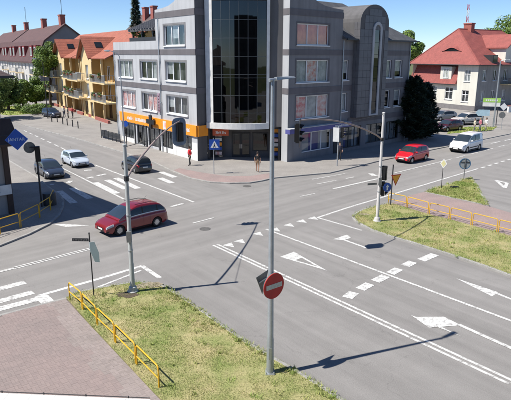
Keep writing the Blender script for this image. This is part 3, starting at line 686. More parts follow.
mb.add([RF(7.5, 0, 10.12), RF(19.9, 0, 10.12), RF(19.9, 0, 11.25), RF(7.5, 0, 11.25)], [(0, 1, 2, 3)])
mb.add([RF(19.9, 0, GZ), RF(19.9, -12, GZ), RF(19.9, -12, 11.25), RF(19.9, 0, 11.25)], [(0, 1, 2, 3)])
mb.add([RF(19.9, -12, GZ), RF(7, -12, GZ), RF(7, -12, 11.25), RF(19.9, -12, 11.25)], [(0, 1, 2, 3)])
mb.add([RF(7.5, 0, 11.2), RF(7.5, -8, 11.2), RF(7.5, -8, 13.8), RF(7.5, 0, 13.8)], [(0, 1, 2, 3)])
mb.build('right_wing_wall', M_STR, CB)
for (za, zb_, e) in ((6.22, 6.75, 19.92), (9.62, 10.12, 19.92), (13.0, 13.55, 7.55)): fbox(RF, 'band', M_BAND, CB, -.02, e, .0, .035, za, zb_)
fbox(RF, 'band', M_BAND, CB, 8.9, 19.92, .0, .04, 2.95, 3.5)
for i, w_ in enumerate(RW):
    bk = M_CURTR if i == 0 else (M_CURTD if i < 3 else None)
    window(RF, *w_, CB, n=3 if i < 3 else 1, back=bk or random.choice((M_CURT, M_CURTD)), backs=([M_CURTR]*3, [M_CURT, M_POSTW, M_CURT], [M_POSTR, M_CURT, M_POSTW])[i] if i < 3 else None)
    mb = MB(RF); a, b, c, d = w_; mb.box(a-.14, a, 0, .025, c-.1, d+.14); mb.box(b, b+.14, 0, .025, c-.1, d+.14); mb.box(a, b, 0, .025, d, d+.14); mb.build('window_surround', M_STR if i > 2 else M_BAND, CB)
for i, w_ in enumerate(GR): window(RF, *w_, CB, n=3, fm=M_DKMET if i else M_FRAME, sill=False, depth=.1, backs=[random.choice((M_CURTD, M_BLUEF, M_STL)) for _ in range(3)])
fbox(RF, 'door', M_DKMET, CB, 6.75, 7.75, .0, .05, GZ, 2.5)
bf = fbox(RF, 'fascia', M_BLUEF, CB, -.3, 8.85, .0, .55, 2.72, 3.12); bf['label'] = 'dark blue shop fascia above the pavement'
mb = MB(RF); mb.box(-.3, 8.85, .0, .62, 3.125, 3.2); mb.build('fascia_cap', M_STL, bf)
glyphs(RF, 6.2, 8.4, .55, 2.92, .2, M_WHITEP, bf)
# barrel-topped stair tower of square slate panels with a tall arched slit
TW = Frame(RF(9.35, 0, 0), 43.8, -1); TWW = 4.9; TD = .75; SPR = 12.75; rr = TWW/2
arch = [(TWW/2 - rr*math.cos(t*PI/16), SPR + 1.75*math.sin(t*PI/16)) for t in range(17)]
mb = MB(TW); mb.extr_y([(0, 3.5), (TWW, 3.5)] + arch[::-1], -6.5, TD-.06); mb.build('tower_core', M_STG, CB)
slit = (2.35, 3.35, 3.75, 12.1)
nx, nz_, = 7, 17
for i in range(nx):
    for j in range(nz_):
        a, b = TWW*i/nx, TWW*(i+1)/nx; c, d = 3.52+j*.66, 3.52+(j+1)*.66
        if b > slit[0]-.2 and a < slit[1]+.2 and d < slit[3]+.6 and c > 3.6: continue
        xm = max(abs(a-TWW/2), abs(b-TWW/2))
        if d > SPR and d > SPR + 1.75*math.sqrt(max(0, 1-(xm/rr)**2)): continue
        fbox(TW, 'cladding_panel', M_PANEL, CB, a+.012, b-.012, TD-.06, TD-.02, c+.012, d-.012)
for j in range(14):
    for (a, b) in ((0, .36), (.36, .73)):
        mb = MB(TW); mb.box(-.035, .0, a+.01 if a else .02, b-.01, 3.53+j*.66, 3.53+(j+1)*.66-.02); mb.build('side_panel', M_PANEL, CB)
# slit window with pale arched surround
hs = slit[1]-slit[0]; cx = (slit[0]+slit[1])/2
outer = [(slit[0]-.28, 3.6)] + [(cx-(hs/2+.28)*math.cos(t*PI/10), 12.1+(hs/2+.28)*math.sin(t*PI/10)) for t in range(11)] + [(slit[1]+.28, 3.6)]
inner = [(slit[0], 3.75)] + [(cx-hs/2*math.cos(t*PI/10), 12.1+hs/2*math.sin(t*PI/10)) for t in range(11)] + [(slit[1], 3.75)]
mb = MB(TW); n = len(outer)
for k in range(n):
    k2 = (k+1) % n
    for (y0, y1, A, B) in ((TD+.08, TD+.08, outer, inner), (TD-.06, TD+.08, outer, outer), (TD-.30, TD+.08, inner, inner)):
        if A is B: mb.add([(A[k][0], y0, A[k][1]), (A[k2][0], y0, A[k2][1]), (A[k2][0], y1, A[k2][1]), (A[k][0], y1, A[k][1])], [(0, 1, 2, 3)])
        else: mb.add([(A[k][0], y0, A[k][1]), (A[k2][0], y0, A[k2][1]), (B[k2][0], y0, B[k2][1]), (B[k][0], y0, B[k][1])], [(0, 1, 2, 3)])
sw = mb.build('slit_window', M_STL, CB)
mb = MB(TW); mb.add([(p[0], TD-.045, p[1]) for p in inner], [tuple(range(len(inner)))]); mb.build('slit_backing', M_DARK, sw)
for j in range(7): g = MB(TW); g.box(slit[0]+.02, slit[1]-.02, TD-.03, TD-.02, 3.8+j*1.19, 3.8+(j+1)*1.19-.04); g.build('pane', GLASS_DARK, sw)
# roofs: hipped tiled roof of the right wing, flat decks elsewhere
mb = MB(RF)
mb.add([(7.5, .55, 11.15), (20.5, .55, 11.15), (20.5, -12.5, 11.15), (7.5, -12.5, 11.15), (7.5, -6, 15.2), (15.0, -6, 15.2)], [(0, 1, 5, 4), (1, 2, 5), (2, 3, 4, 5), (3, 0, 4), (0, 3, 2, 1)])
rf = mb.build('roof', M_TILED, CB)
mb = MB(RF); mb.box(7.5, 20.6, .5, .66, 11.05, 11.2); mb.box(20.5, 20.62, -12.5, .495, 11.06, 11.19); mb.build('gutter', M_DKMET, rf)
sk = lambda s, o: 11.15 + (15.2-11.15)*(.55-o)/6.55
for s in (8.3, 14.9, 16.4):
    mb = MB(RF); o = -2.4 if s < 10 else -1.6
    mb.add([(s, o, sk(s, o)+.06), (s+.8, o, sk(s, o)+.06), (s+.8, o-1.2, sk(s, o-1.2)+.06), (s, o-1.2, sk(s, o-1.2)+.06), (s, o, sk(s, o)-.1), (s+.8, o, sk(s, o)-.1), (s+.8, o-1.2, sk(s, o-1.2)-.1), (s, o-1.2, sk(s, o-1.2)-.1)], [(0, 1, 2, 3), (0, 1, 5, 4), (1, 2, 6, 5), (2, 3, 7, 6), (3, 0, 4, 7)])
    mb.build('skylight', M_LAMP, rf)
dk = MB(); pl = [LF(7.35, -.01, 0), LF(.02, -.01, 0), LR(1.15, -.02, 0), RR(.85, -.02, 0), RF(.02, -.02, 0), RF(7.5, -.02, 0), RF(7.5, -8, 0), LF(7.35, -11, 0)]
dk.add([(p[0], p[1], 13.78) for p in pl], [tuple(range(len(pl)))]); dk.build('flat_roof', M_STG, CB)

# ---------------------------------------------------------------- yellow houses with red roofs
M_YW = mat('yellow_stucco', (.68, .53, .29), .9, (.60, .46, .25), .4, fine=.06, bscale=20)
M_YO = mat('ochre_shade_stucco', (.42, .27, .10), .9, (.36, .23, .085), .4, fine=.06, bscale=20)  # yellow with shade put in for bay sides and balcony wall; also string courses
M_RT = tile_mat('red_tiles', (.345, .115, .072), (.28, .092, .06), 122, 3.3, 3.2)
M_RAIL = mat('balcony_rail_grey', (.33, .35, .36), .5, (.28, .30, .31), 2)
M_BRICK = mat('red_brick_plinth', (.34, .11, .09), .9, (.28, .10, .08), 3)
M_WOOD = mat('brown_wood', (.14, .07, .035), .6, (.10, .05, .03), 5)
YF = Frame((-19.6, 76.7), 122, 1)
def balcony(F_, s0, s1, o0, o1, z, parent, rail=1.1, m=None):
    bl = fbox(F_, 'balcony', M_YW, parent, s0, s1, o0, o1, z-.18, z)
    mb = MB(F_); mb.box(s0+.03, s1-.03, o1-.10, o1-.04, z+rail-.06, z+rail); mb.box(s0+.03, s1-.03, o1-.09, o1-.05, z+.08, z+.12)
    k = max(2, int((s1-s0)/.16))
    for i in range(k+1): x = s0+.04+(s1-s0-.1)*i/k; mb.box(x, x+.035, o1-.085, o1-.055, z, z+rail-.06)
    for sd in (s0+.03, s1-.07):
        mb.box(sd, sd+.04, o0, o1-.1, z+rail-.055, z+rail-.005)
        for i in range(6): y = o0+(o1-o0-.15)*i/6; mb.box(sd+.005, sd+.03, y, y+.03, z, z+rail-.06)
    mb.build('railing', m or M_RAIL, bl)
    return bl
def yellow_house(b0, b1, l0, l1, name_label):
    """b0..b1 gabled bay, l0..l1 extent of the house along the street"""
    H_ = thing('yellow_house', name_label, 'house', YF((b0+b1)/2, 0, 0), 0, 'yellow balcony houses along the left street')
    PR = 1.8; EV, AP = 9.35, 12.0; mid = (b0+b1)/2
    ops = [(mid-.75, mid+.75, 6.0, 8.1), (mid-.75, mid+.75, 3.2, 5.3), (b0+.5, b0+2.2, .3, 2.5), (b1-2.2, b1-.5, .3, 2.5)]
    mb = MB(); wall_open(YF, b0, b1, GZ, EV, ops, mb)
    mb.add([YF(b0, 0, EV), YF(b1, 0, EV), YF(mid, 0, AP)], [(0, 1, 2)]); mb.build('gable_wall', M_YW, H_)
    for w_ in ops: window(YF, *w_, H_, n=2, back=random.choice((M_CURT, M_CURTD)), fm=M_FRAME if w_[2] > 1 else M_WOOD, sill=w_[2] > 1)
    mb = MB(YF)
    for s in (b0, b1): mb.add([(s, 0, GZ), (s, -PR, GZ), (s, -PR, EV), (s, 0, EV)], [(0, 1, 2, 3)])
    mb.build('bay_side_wall', M_YO, H_)
    for s in (b0-.02, b1-.28):
        for (z0, z1) in ((GZ, 3.0), (3.02, 5.7), (5.72, 8.6)): fbox(YF, 'pilaster', M_YW, H_, s, s+.3, .0, .12, z0, z1)
    fbox(YF, 'string_course', M_YO, H_, b0+.3, b1-.3, 0, .06, 2.85, 3.05); fbox(YF, 'plinth', M_BRICK, H_, b0+2.25, b1-2.25, 0, .05, GZ, .55)
    # main street wall behind the balconies
    mops = []
    for (a, b) in ((l0+.6, b0-.3), (b1+.3, l1-.4)):
        k = max(1, int((b-a)/3.0))
        for z in (.25, 3.15, 5.85):
            for i in range(k): c = a+(b-a)*(i+.5)/k; mops.append((c-.85, c+.85, z, z+2.15))
    mb = MB(); wall_open(YF, l0, l1, GZ, EV, mops, mb, o=-PR)
    for s in (l0, l1): mb.add([YF(s, -PR, GZ), YF(s, -11, GZ), YF(s, -11, EV), YF(s, -6.4, 13.1), YF(s, -PR, EV)], [(0, 1, 2, 3, 4)])
    mb.add([YF(l0, -11, GZ), YF(l1, -11, GZ), YF(l1, -11, EV), YF(l0, -11, EV)], [(0, 1, 2, 3)])
    mb.build('street_wall', M_YO, H_)
    for w_ in mops: window(YF, *w_, H_, n=2, o=-PR, back=random.choice((M_CURT, M_CURTD, M_CURTD)), sill=False, fm=M_FRAME if w_[2] > 1 else M_WOOD)
    for (a, b) in ((l0+.3, b0-.02), (b1+.02, l1-.3)):
        if b-a < 1: continue
        for z in (3.0, 5.7):
            if a > mid: balcony(YF, a, b, -PR+.01, -.02, z, H_); balcony(YF, mid+.9, b, .13, 1.35, z, H_)
            else: balcony(YF, a, b, -PR+.01, .55, z, H_)
            for q_ in range(2):
                c_ = a+(b-a)*(.25+.5*q_) + random.uniform(-.5, .5); pb_ = MB(YF); pb_.box(c_-.5, c_+.5, (1.36 if a > mid else .56), (1.56 if a > mid else .76), z+.75, z+.95); pbo = pb_.build('planter', M_BRICK, H_)
                cc = [(Vector(YF(c_+random.uniform(-.5, .5), (1.5 if a > mid else .7), z+1.0+random.uniform(-.3, .3))), .25) for _ in range(5)]
                raw_build(leaf_mass(cc, 160, .09, random), 'plants', M_LF2, pbo, parent_origin(H_))
        for z0, z1 in ((GZ, 2.8), (3.01, 5.5), (5.71, 9.2)): fbox(YF, 'column', M_YW, H_, (a+b)/2-.14, (a+b)/2+.14, -.5, -.22, z0, z1)
        fbox(YF, 'flower_box', M_BRICK, H_, a+.4, b-.4, -.1, .25, GZ, .5)
        mb = MB(YF); mb.extr([(.25, 9.0), (-2.6, 10.35), (-2.6, 10.5), (.25, 9.15)], a-.2, b+.2); mb.build('canopy_roof', M_RT, H_)
    # roofs
    mb = MB(YF); T = .16
    mb.add([(l0-.3, -1.2, EV+.2), (l1+.3, -1.2, EV+.2), (l1+.3, -6.4, 13.2), (l0-.3, -6.4, 13.2), (l1+.3, -11.6, EV+.2), (l0-.3, -11.6, EV+.2),
            (l0-.3, -1.2, EV+.2+T), (l1+.3, -1.2, EV+.2+T), (l1+.3, -6.4, 13.2+T), (l0-.3, -6.4, 13.2+T), (l1+.3, -11.6, EV+.2+T), (l0-.3, -11.6, EV+.2+T)],
           [(0, 3, 2, 1), (3, 5, 4, 2), (6, 7, 8, 9), (9, 8, 10, 11), (0, 1, 7, 6), (4, 5, 11, 10), (0, 6, 9, 3), (3, 9, 11, 5), (1, 2, 8, 7), (2, 4, 10, 8)])
    ro = mb.build('roof', M_RT, H_)
    mb = MB(YF); e = .55; k = (AP-EV)/(mid-b0); z0 = EV-e*k
    for sgn, edge in ((-1, b0-e), (1, b1+e)):
        mb.add([(edge, .65, z0+.12), (mid, .65, AP+.12), (mid, -5.2, AP+.12), (edge, -5.2, z0+.12), (edge, .65, z0+.28), (mid, .65, AP+.28), (mid, -5.2, AP+.28), (edge, -5.2, z0+.28)],
               [(0, 1, 2, 3), (4, 5, 6, 7), (0, 1, 5, 4), (3, 0, 4, 7), (2, 3, 7, 6)])
    gr = mb.build('gable_roof', M_RT, H_)
    mb = MB(YF)
    for edge in (b0-e, b1+e): mb.add([(edge, .56, z0-.05), (mid, .56, AP-.05), (mid, .56, AP+.115), (edge, .56, z0+.115), (edge, .64, z0-.05), (mid, .64, AP-.05), (mid, .64, AP+.115), (edge, .64, z0+.115)], [(0, 1, 2, 3), (4, 5, 6, 7), (0, 1, 5, 4), (2, 3, 7, 6), (3, 0, 4, 7)])
    mb.build('bargeboard', M_WOOD, gr)
    c = mid-(mid-b0)*.5; zz = AP+.3-(mid-c)*k
    mb = MB(YF); mb.extr_y([(c-.45, zz-.45*k-.02), (c+.45, zz+.45*k-.02), (c+.45, zz+.45*k+.1), (c-.45, zz-.45*k+.1)], -2.2, -1.1); mb.build('skylight', M_CARGLASS, gr)
    return H_
yh1 = yellow_house(9.3, 15.2, 1.6, 19.9, 'yellow house with red gable roof next to the grey corner building')
yh2 = yellow_house(26.0, 32.0, 20.2, 38.6, 'yellow house with red gable roof farther along, beside the green trees')
M_PLAS = mat('plain_render', (.55, .53, .50), .9, (.46, .45, .43), .4)
# pale house rising behind the yellow houses
PF = Frame((-21.5, 97), 124, 1)
ph = thing('gable_house', 'pale house with dark roof and brick chimneys behind the yellow houses', 'house', PF(0, 0, 0))
M_DRT = tile_mat('dark_roof_tiles', (.075, .06, .06), (.11, .075, .07), 124, 3, 3)
mb = MB(PF); mb.extr([(0, GZ), (0, 11.8), (-5, 16.2), (-10, 11.8), (-10, GZ)], -6, 6); mb.build('wall', M_RENDER, ph)
mb = MB(PF); mb.extr([(.5, 11.5), (-5, 16.35), (-10.5, 11.5), (-10.5, 11.7), (-5, 16.6), (.5, 11.7)], -6.4, 6.4); ro = mb.build('roof', M_DRT, ph)
for s in (-2.2, 1.3):
    mb = MB(PF); mb.box(s, s+1.1, -4.4, -3.6, 14.5, 17.4); mb.box(s-.08, s+1.18, -4.48, -3.52, 17.4, 17.6); mb.build('chimney', M_BRICK, ro)

# ---------------------------------------------------------------- apartment blocks far left
M_MAR = tile_mat('maroon_tiles', (.085, .048, .047), (.12, .065, .06), 123, 2.5, 2.5)
M_SLATE = mat('slate_gable', (.20, .205, .22), .8, (.17, .175, .19), .5)
M_MARP = mat('maroon_cladding', (.22, .035, .035), .7, (.17, .03, .03), 1)
def block(O, length, label, zt=15.9, nd=3):
    BF = Frame(O, 123, 1); B_ = thing('apartment_block', label, 'apartment block', BF(0, 0, 0), 0, 'mansard apartment blocks in the distance')
    EV = 8.6; D = 12.0
    prof = [(0, GZ), (0, EV), (-1.6, zt-3.4), (-D/2, zt), (-D+1.6, zt-3.4), (-D, EV), (-D, GZ)]
    ops = []; n = max(3, int(length/4))
    for z in (.9, 3.6, 6.2):
        for i in range(n): c = length*(i+.5)/n; ops.append((c-.8, c+.8, z, z+1.5))
    mb = MB(); wall_open(BF, 0, length, GZ, EV, ops, mb); mb.add([BF(0, -D, GZ), BF(length, -D, GZ), BF(length, -D, EV), BF(0, -D, EV)], [(0, 1, 2, 3)]); mb.build('wall', M_PLAS, B_)
    for w_ in ops: window(BF, *w_, B_, n=2, sill=False, back=random.choice((M_CURT, M_CURTD)))
    mb = MB(BF)
    for s in (-.02, length+.02):
        mb = MB(BF); mb.add([(s, p[0], p[1]) for p in prof], [tuple(range(len(prof)))]); mb.build('gable_end', M_SLATE, B_)
    rp = [(.55, EV-.5), (-1.35, zt-3.2), (-D/2, zt+.25), (-D+1.35, zt-3.2), (-D-.55, EV-.5)]
    mb = MB(BF); mb.extr(rp + [(p[0], p[1]-.3) for p in rp[::-1]], -.35, length+.35); ro = mb.build('roof', M_MAR, B_)
    for i in range(n):
        c = length*(i+.5)/n
        if i % 3 == 2: continue
        d_ = MB(BF); d_.box(c-1.1, c+1.1, -2.6, .15, EV+.5, EV+2.9); dm = d_.build('dormer', M_MARP, B_)
        g = MB(BF); g.box(c-.8, c+.8, .15, .2, EV+.75, EV+2.55); g.build('dormer_window', M_FRAME, dm)
        for k in (-1, 1): g = MB(BF); g.box(c+k*.4-.33, c+k*.4+.33, .2, .212, EV+.85, EV+2.45); g.build('pane', M_CARGLASS, dm)
        if i % 2 == 0:
            for z in (2.8, 5.5): balcony(BF, c-1.6, c+1.6, .02, 1.4, z, B_, m=M_RENDER if i % 4 else M_RAIL)
    for s in (1.5, length*.5):
        mb = MB(BF); mb.box(s, s+1.6, -D/2-.5, -D/2+.5, zt-.8, zt+1.9); mb.box(s-.1, s+1.7, -D/2-.6, -D/2+.6, zt+1.9, zt+2.15); mb.build('chimney', M_BRICK, ro)
    mb = MB(BF); mb.tube([(1.9, -D/2, zt+2.1), (1.9, -D/2, zt+6.2)], .05, 5); mb.tube([(1.2, -D/2, zt+5.4), (2.6, -D/2, zt+5.4)], .03, 4); mb.build('aerial', M_DKMET, ro)
block((-45.4, 118.5), 36, 'nearer apartment block with maroon mansard roof and grey gable end', 15.7)
block((-68.5, 157), 40, 'farther apartment block with maroon mansard roof at the left edge', 16.2)

# ---------------------------------------------------------------- shaded building at the left edge
KF = Frame((-15.1, 32.7), 43.4+180, 1)     # runs from its street corner down-left along road A, facing the crossing
KB = thing('shop_building', 'shaded building with dark eaves at the left edge of the crossing', 'building', (-15.1, 32.7, 0))
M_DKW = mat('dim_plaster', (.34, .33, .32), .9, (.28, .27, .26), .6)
M_BRN = mat('brown_sheet', (.07, .045, .035), .7, (.055, .035, .03), 2)
ops = [(.7, 2.3, 6.2, 7.6), (3.4, 5.0, 6.2, 7.6), (6.2, 7.8, 6.2, 7.6), (1.0, 2.6, .4, 2.9), (3.4, 6.4, .6, 2.8), (7.2, 9.4, .6, 2.8)]
mb = MB(); wall_open(KF, 0, 14, GZ, 8.4, ops, mb)
K2 = Frame((-15.1, 32.7), 127, -1)
mb.add([K2(0, 0, GZ), K2(9.5, 0, GZ), K2(9.5, 0, 8.4), K2(0, 0, 8.4)], [(0, 1, 2, 3)])
e1_, e2_ = K2(9.5, 0, 0), KF(14, 0, 0); far_ = Vector(e1_) + KF.d*14
mb.add([(e1_[0], e1_[1], GZ), (far_.x, far_.y, GZ), (far_.x, far_.y, 8.4), (e1_[0], e1_[1], 8.4)], [(0, 1, 2, 3)])
mb.add([(far_.x, far_.y, GZ), (e2_[0], e2_[1], GZ), (e2_[0], e2_[1], 8.4), (far_.x, far_.y, 8.4)], [(0, 1, 2, 3)])
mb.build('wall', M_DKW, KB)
for w_ in ops: window(KF, *w_, KB, n=2, fm=M_WOOD if w_[2] < 1 else M_FRAME, back=M_CURTD, sill=w_[2] > 1)
mb = MB(KF); mb.add([(-.7, .75, 8.4), (14.7, .75, 8.4), (14.7, -10.2, 8.4), (-.7, -10.2, 8.4), (4.5, -4.7, 11.6), (9.5, -4.7, 11.6)], [(0, 1, 5, 4), (1, 2, 5), (2, 3, 4, 5), (3, 0, 4), (0, 3, 2, 1)]); kr = mb.build('roof', M_DRT, KB)
mb = MB(KF); mb.box(-.72, 14.7, .73, .84, 8.28, 8.42); mb.build('gutter', M_DKMET, kr)
mb = MB(KF); mb.extr([(0, 5.9), (1.15, 4.55), (1.15, 4.4), (0, 4.75)], -.55, 14); mb.build('pent_roof', M_BRN, KB)
for s in (-.0, 2.85, 6.7, 9.8): fbox(KF, 'pier', M_BRN, KB, s-.16, s+.16, .0, .14, GZ, 4.4)
ks = fbox(KF, 'shop_sign', M_RENDER, KB, -.1, 2.4, .16, .22, 1.35, 1.95); ks['label'] = 'small white shop board'
glyphs(KF, 2.0, .5, .22, 1.65, .25, M_BLUEP, ks)
# blue diamond sign on a bracket
jc = at_d(16.5, 139.5, 31.3)
DS = thing('diamond_sign', 'blue diamond shop sign reading JANTAR at the left edge', 'sign', (jc.x, jc.y, jc.z))
hd = .62
vw = Vector((-jc.x, -jc.y, 0)).normalized(); sdv = Vector((-vw.y, vw.x, 0))
Xd = lambda x, y, z: jc + sdv*x + vw*y + Vector((0, 0, z))
mb = MB(Xd); mb.extr_y([(-hd, 0), (0, -hd), (hd, 0), (0, hd)], -.06, .0); mb.build('panel', M_BLUEP, DS)
mb = MB(Xd); A_ = [(-hd, 0), (0, -hd), (hd, 0), (0, hd)]
for i in range(4):
    p, q = A_[i], A_[(i+1) % 4]; mb.add([(p[0], .004, p[1]), (q[0], .004, q[1]), (q[0]*.95, .004, q[1]*.95), (p[0]*.95, .004, p[1]*.95)], [(0, 1, 2, 3)])
mb.build('border', mat('mid_blue', (.05, .16, .55), .4), DS)
me = text_mesh('JANTAR', .25, .006); me.materials.clear(); me.materials.append(mat('pale_blue_letters', (.55, .65, .8), .5))
for v in me.vertices: v.co = Xd(v.co.x, .008+v.co.z, v.co.y) - jc
lo = bpy.data.objects.new('lettering', me); col.objects.link(lo); lo.parent = DS
mb = MB(Xd); mb.tube([(-hd*.7, -.03, .25), (-1.35, -.03, .25)], .03, 6); mb.tube([(-hd*.7, -.03, -.25), (-1.35, -.03, -.25)], .03, 6); mb.build('bracket', M_DKMET, DS)

# ---------------------------------------------------------------- red-roofed villa on the right
VC = at_d(479.5, 60, 99); VO = (VC.x, VC.y)
VL = Frame(VO, 120, 1); VR = Frame(VO, 34, -1)
VI = thing('villa', 'ivory villa with steep red hipped roof and eyebrow dormer', 'house', (VO[0], VO[1], 0))
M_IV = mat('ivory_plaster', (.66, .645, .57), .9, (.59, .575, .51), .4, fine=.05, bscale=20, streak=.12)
M_VT = tile_mat('villa_tiles', (.30, .085, .072), (.24, .07, .06), 120, 3.0, 3.0)
M_SHD = mat('villa_plinth', (.20, .19, .19), .9)
EVV = 8.1
ops = [(1.6, 2.9, 5.2, 7.2), (1.6, 3.1, 1.6, 3.6), (5.2, 7.0, 1.8, 4.0), (9.0, 10.8, 1.8, 4.0), (12.6, 14.2, 1.8, 4.0)]
mb = MB(); wall_open(VL, 0, 15.5, GZ, 4.8, ops[1:], mb); wall_open(VL, 0, 4.4, 4.8, EVV, ops[:1], mb)
mb.build('left_wall', M_IV, VI)
for w_ in ops: window(VL, *w_, VI, n=2, transom=w_[2]+(w_[3]-w_[2])*.62, back=random.choice((M_CURT, M_CURTD)))
fbox(VL, 'plinth', M_SHD, VI, -.05, 15.5, .0, .06, GZ, .95)
opr = [(1.3+i*3.2, 2.4+i*3.2, z, z+1.9) for i in range(7) for z in (1.7, 5.3)]
mb = MB(); wall_open(VR, 0, 24, GZ, EVV, opr, mb); mb.build('right_wall', mat('shaded_grey_plaster', (.30, .295, .28), .9, (.25, .245, .235), .5, streak=.2), VI)  # shaded side: the shade is put into a darker plaster colour
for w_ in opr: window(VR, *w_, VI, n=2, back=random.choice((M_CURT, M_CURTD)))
fbox(VR, 'plinth', M_SHD, VI, .07, 24, .0, .06, GZ, .95)
bv = balcony(VR, 7.0, 12.0, .01, 1.5, 4.7, VI, m=M_DKMET)
# mansard skirt with dormer
mb = MB(VL); mb.add([(4.4, .5, 4.6), (16.0, .5, 4.6), (16.0, -1.4, EVV+.05), (4.4, -1.4, EVV+.05), (4.4, -2.2, 4.6), (16.0, -2.2, 4.6)], [(0, 1, 2, 3), (0, 3, 4), (1, 5, 2), (0, 4, 5, 1), (3, 2, 5, 4)]); ms = mb.build('mansard_roof', M_VT, VI)
mb = MB(VL); mb.box(4.4, 16.0, .48, .6, 4.42, 4.58); mb.build('gutter', M_DKMET, ms)
dm = fbox(VL, 'dormer', M_IV, VI, 5.8, 8.4, -1.6, .05, 5.0, 7.7); window(VL, 6.4, 7.7, 5.6, 7.4, VI, n=2, depth=-.1, o=.02, sill=False, back=M_CURTD)
mb = MB(VL); mb.extr([(.25, 7.7), (.25, 7.82), (-1.6, 8.05), (-1.6, 7.9)], 5.6, 8.6); mb.build('dormer_roof', M_DKMET, dm)
# hipped main roof
oh = .7; dl, dr = VL.d, VR.d; c0 = Vector((VO[0], VO[1], 0))
def VP(l, r, z): p = c0 + dl*l + dr*r; return (p.x, p.y, z)
W_, Ln = 15.5, 24.0; RZ = 14.6
mb = MB(); mb.add([VP(-oh, -oh, EVV), VP(W_+oh, -oh, EVV), VP(W_+oh, Ln+oh, EVV), VP(-oh, Ln+oh, EVV), VP(W_/2+1.2, 4.8, RZ), VP(W_/2+1.2, Ln-5.2, RZ)], [(0, 1, 4), (1, 2, 5, 4), (2, 3, 5), (3, 0, 4, 5), (0, 3, 2, 1)]); vr = mb.build('roof', M_VT, VI)
mb = MB()
for (p, q) in ((VP(-oh, -oh, EVV-.06), VP(W_+oh, -oh, EVV-.06)), (VP(-oh, -oh, EVV-.06), VP(-oh, Ln+oh, EVV-.06))): mb.tube([p, q], .1, 6)
mb.build('gutter', M_DKMET, vr)
mb = MB()
for (p, q) in ((VP(-oh, -oh, EVV), VP(W_/2+1.2, 4.8, RZ)), (VP(W_+oh, -oh, EVV), VP(W_/2+1.2, 4.8, RZ)), (VP(W_/2+1.2, 4.8, RZ), VP(W_/2+1.2, Ln-5.2, RZ))): mb.tube([p, q], .13, 6)
mb.build('ridge_tiles', M_VT, vr)
mb = MB(); 
for (l, r) in ((W_/2+1.2, 8.0),): 
    q = [VP(l-.9, r-.5, 0), VP(l+.9, r-.5, 0), VP(l+.9, r+.5, 0), VP(l-.9, r+.5, 0)]; mb.prism(q, 12.5, 15.5); q = [VP(l-1, r-.6, 0), VP(l+1, r-.6, 0), VP(l+1, r+.6, 0), VP(l-1, r+.6, 0)]; mb.prism(q, 15.5, 15.75)
mb.build('chimney', M_BRICK, vr)
# eyebrow dormer on the hip face
def hipz(r): return EVV + (RZ-EVV)*(r+oh)/(4.8+oh)
n = 14; base = []; top = []
for i in range(n+1):
    t = -1+2*i/n; l = W_/2-.5+t*2.3; h = .62*math.cos(t*PI/2)**2; base.append(VP(l, 1.25, hipz(1.25)+.02)); top.append(VP(l, 1.25, hipz(1.25)+.04+h))
mb = MB(); mb.add(base+top, [(i, i+1, n+2+i, n+1+i) for i in range(n)]); eb = mb.build('eyebrow_dormer', M_CARGLASS, vr)
mb = MB(); k = 2.9; back_ = []; fr_ = []
for i in range(n+1):
    t = -1+2*i/n; l = W_/2-.5+t*2.3; h = .62*math.cos(t*PI/2)**2; p = hipz(1.25)+.06+h; rb = min(5.0, 1.25+h*1.6); fr_.append(VP(l, 1.12, p)); back_.append(VP(l, rb+.05, hipz(rb)+.05))
mb.add(fr_+back_, [(i, i+1, n+2+i, n+1+i) for i in range(n)]); mb.build('eyebrow_roof', M_VT, vr, smooth=True)
# cross gable on the right face
mb = MB(VR); mb.add([(7.5, .1, EVV), (13.5, .1, EVV), (13.5, .1, 11.2), (10.5, .1, 13.3), (7.5, .1, 11.2), (7.5, -4.5, 11.2), (7.5, -4.5, EVV), (13.5, -4.5, 11.2), (13.5, -4.5, EVV)], [(0, 1, 2, 3, 4), (0, 4, 5, 6), (1, 8, 7, 2)]); cg = mb.build('cross_gable', M_IV, VI)
mb = MB(VR)
for (e, sg) in ((7.1, 1), (13.9, 1)):
    z = 11.2-.4*.7; mb.add([(e, .6, z), (10.5, .6, 13.35), (10.5, -7, 13.35), (e, -7, z), (e, .6, z+.18), (10.5, .6, 13.53), (10.5, -7, 13.53), (e, -7, z+.18)], [(0, 1, 2, 3), (4, 5, 6, 7), (0, 1, 5, 4), (3, 0, 4, 7)])
mb.build('cross_gable_roof', M_VT, cg)
window(VR, 9.6, 11.4, 9.2, 11.2, VI, n=2, depth=-.1, o=.12, sill=False, back=M_CURTD)
mb = MB(VR); mb.box(3.4, 4.9, -1.6, .3, EVV+.3, EVV+1.7); sd_ = mb.build('small_dormer', M_DKMET, VI)
g = MB(VR); g.box(3.55, 4.75, .3, .32, EVV+.45, EVV+1.55); g.build('pane', M_CARGLASS, sd_)
# back volumes so the villa is closed
mb = MB(); q = [VP(15.49, .02, 0), VP(15.49, 23.98, 0), VP(.3, 23.98, 0)]; mb.add([VP(15.5, 0, GZ), VP(15.5, 24, GZ), VP(15.5, 24, EVV), VP(15.5, 0, EVV)], [(0, 1, 2, 3)]); mb.add([VP(15.5, 24, GZ), VP(0, 24, GZ), VP(0, 24, EVV), VP(15.5, 24, EVV)], [(0, 1, 2, 3)]); mb.build('rear_wall', M_IV, VI)
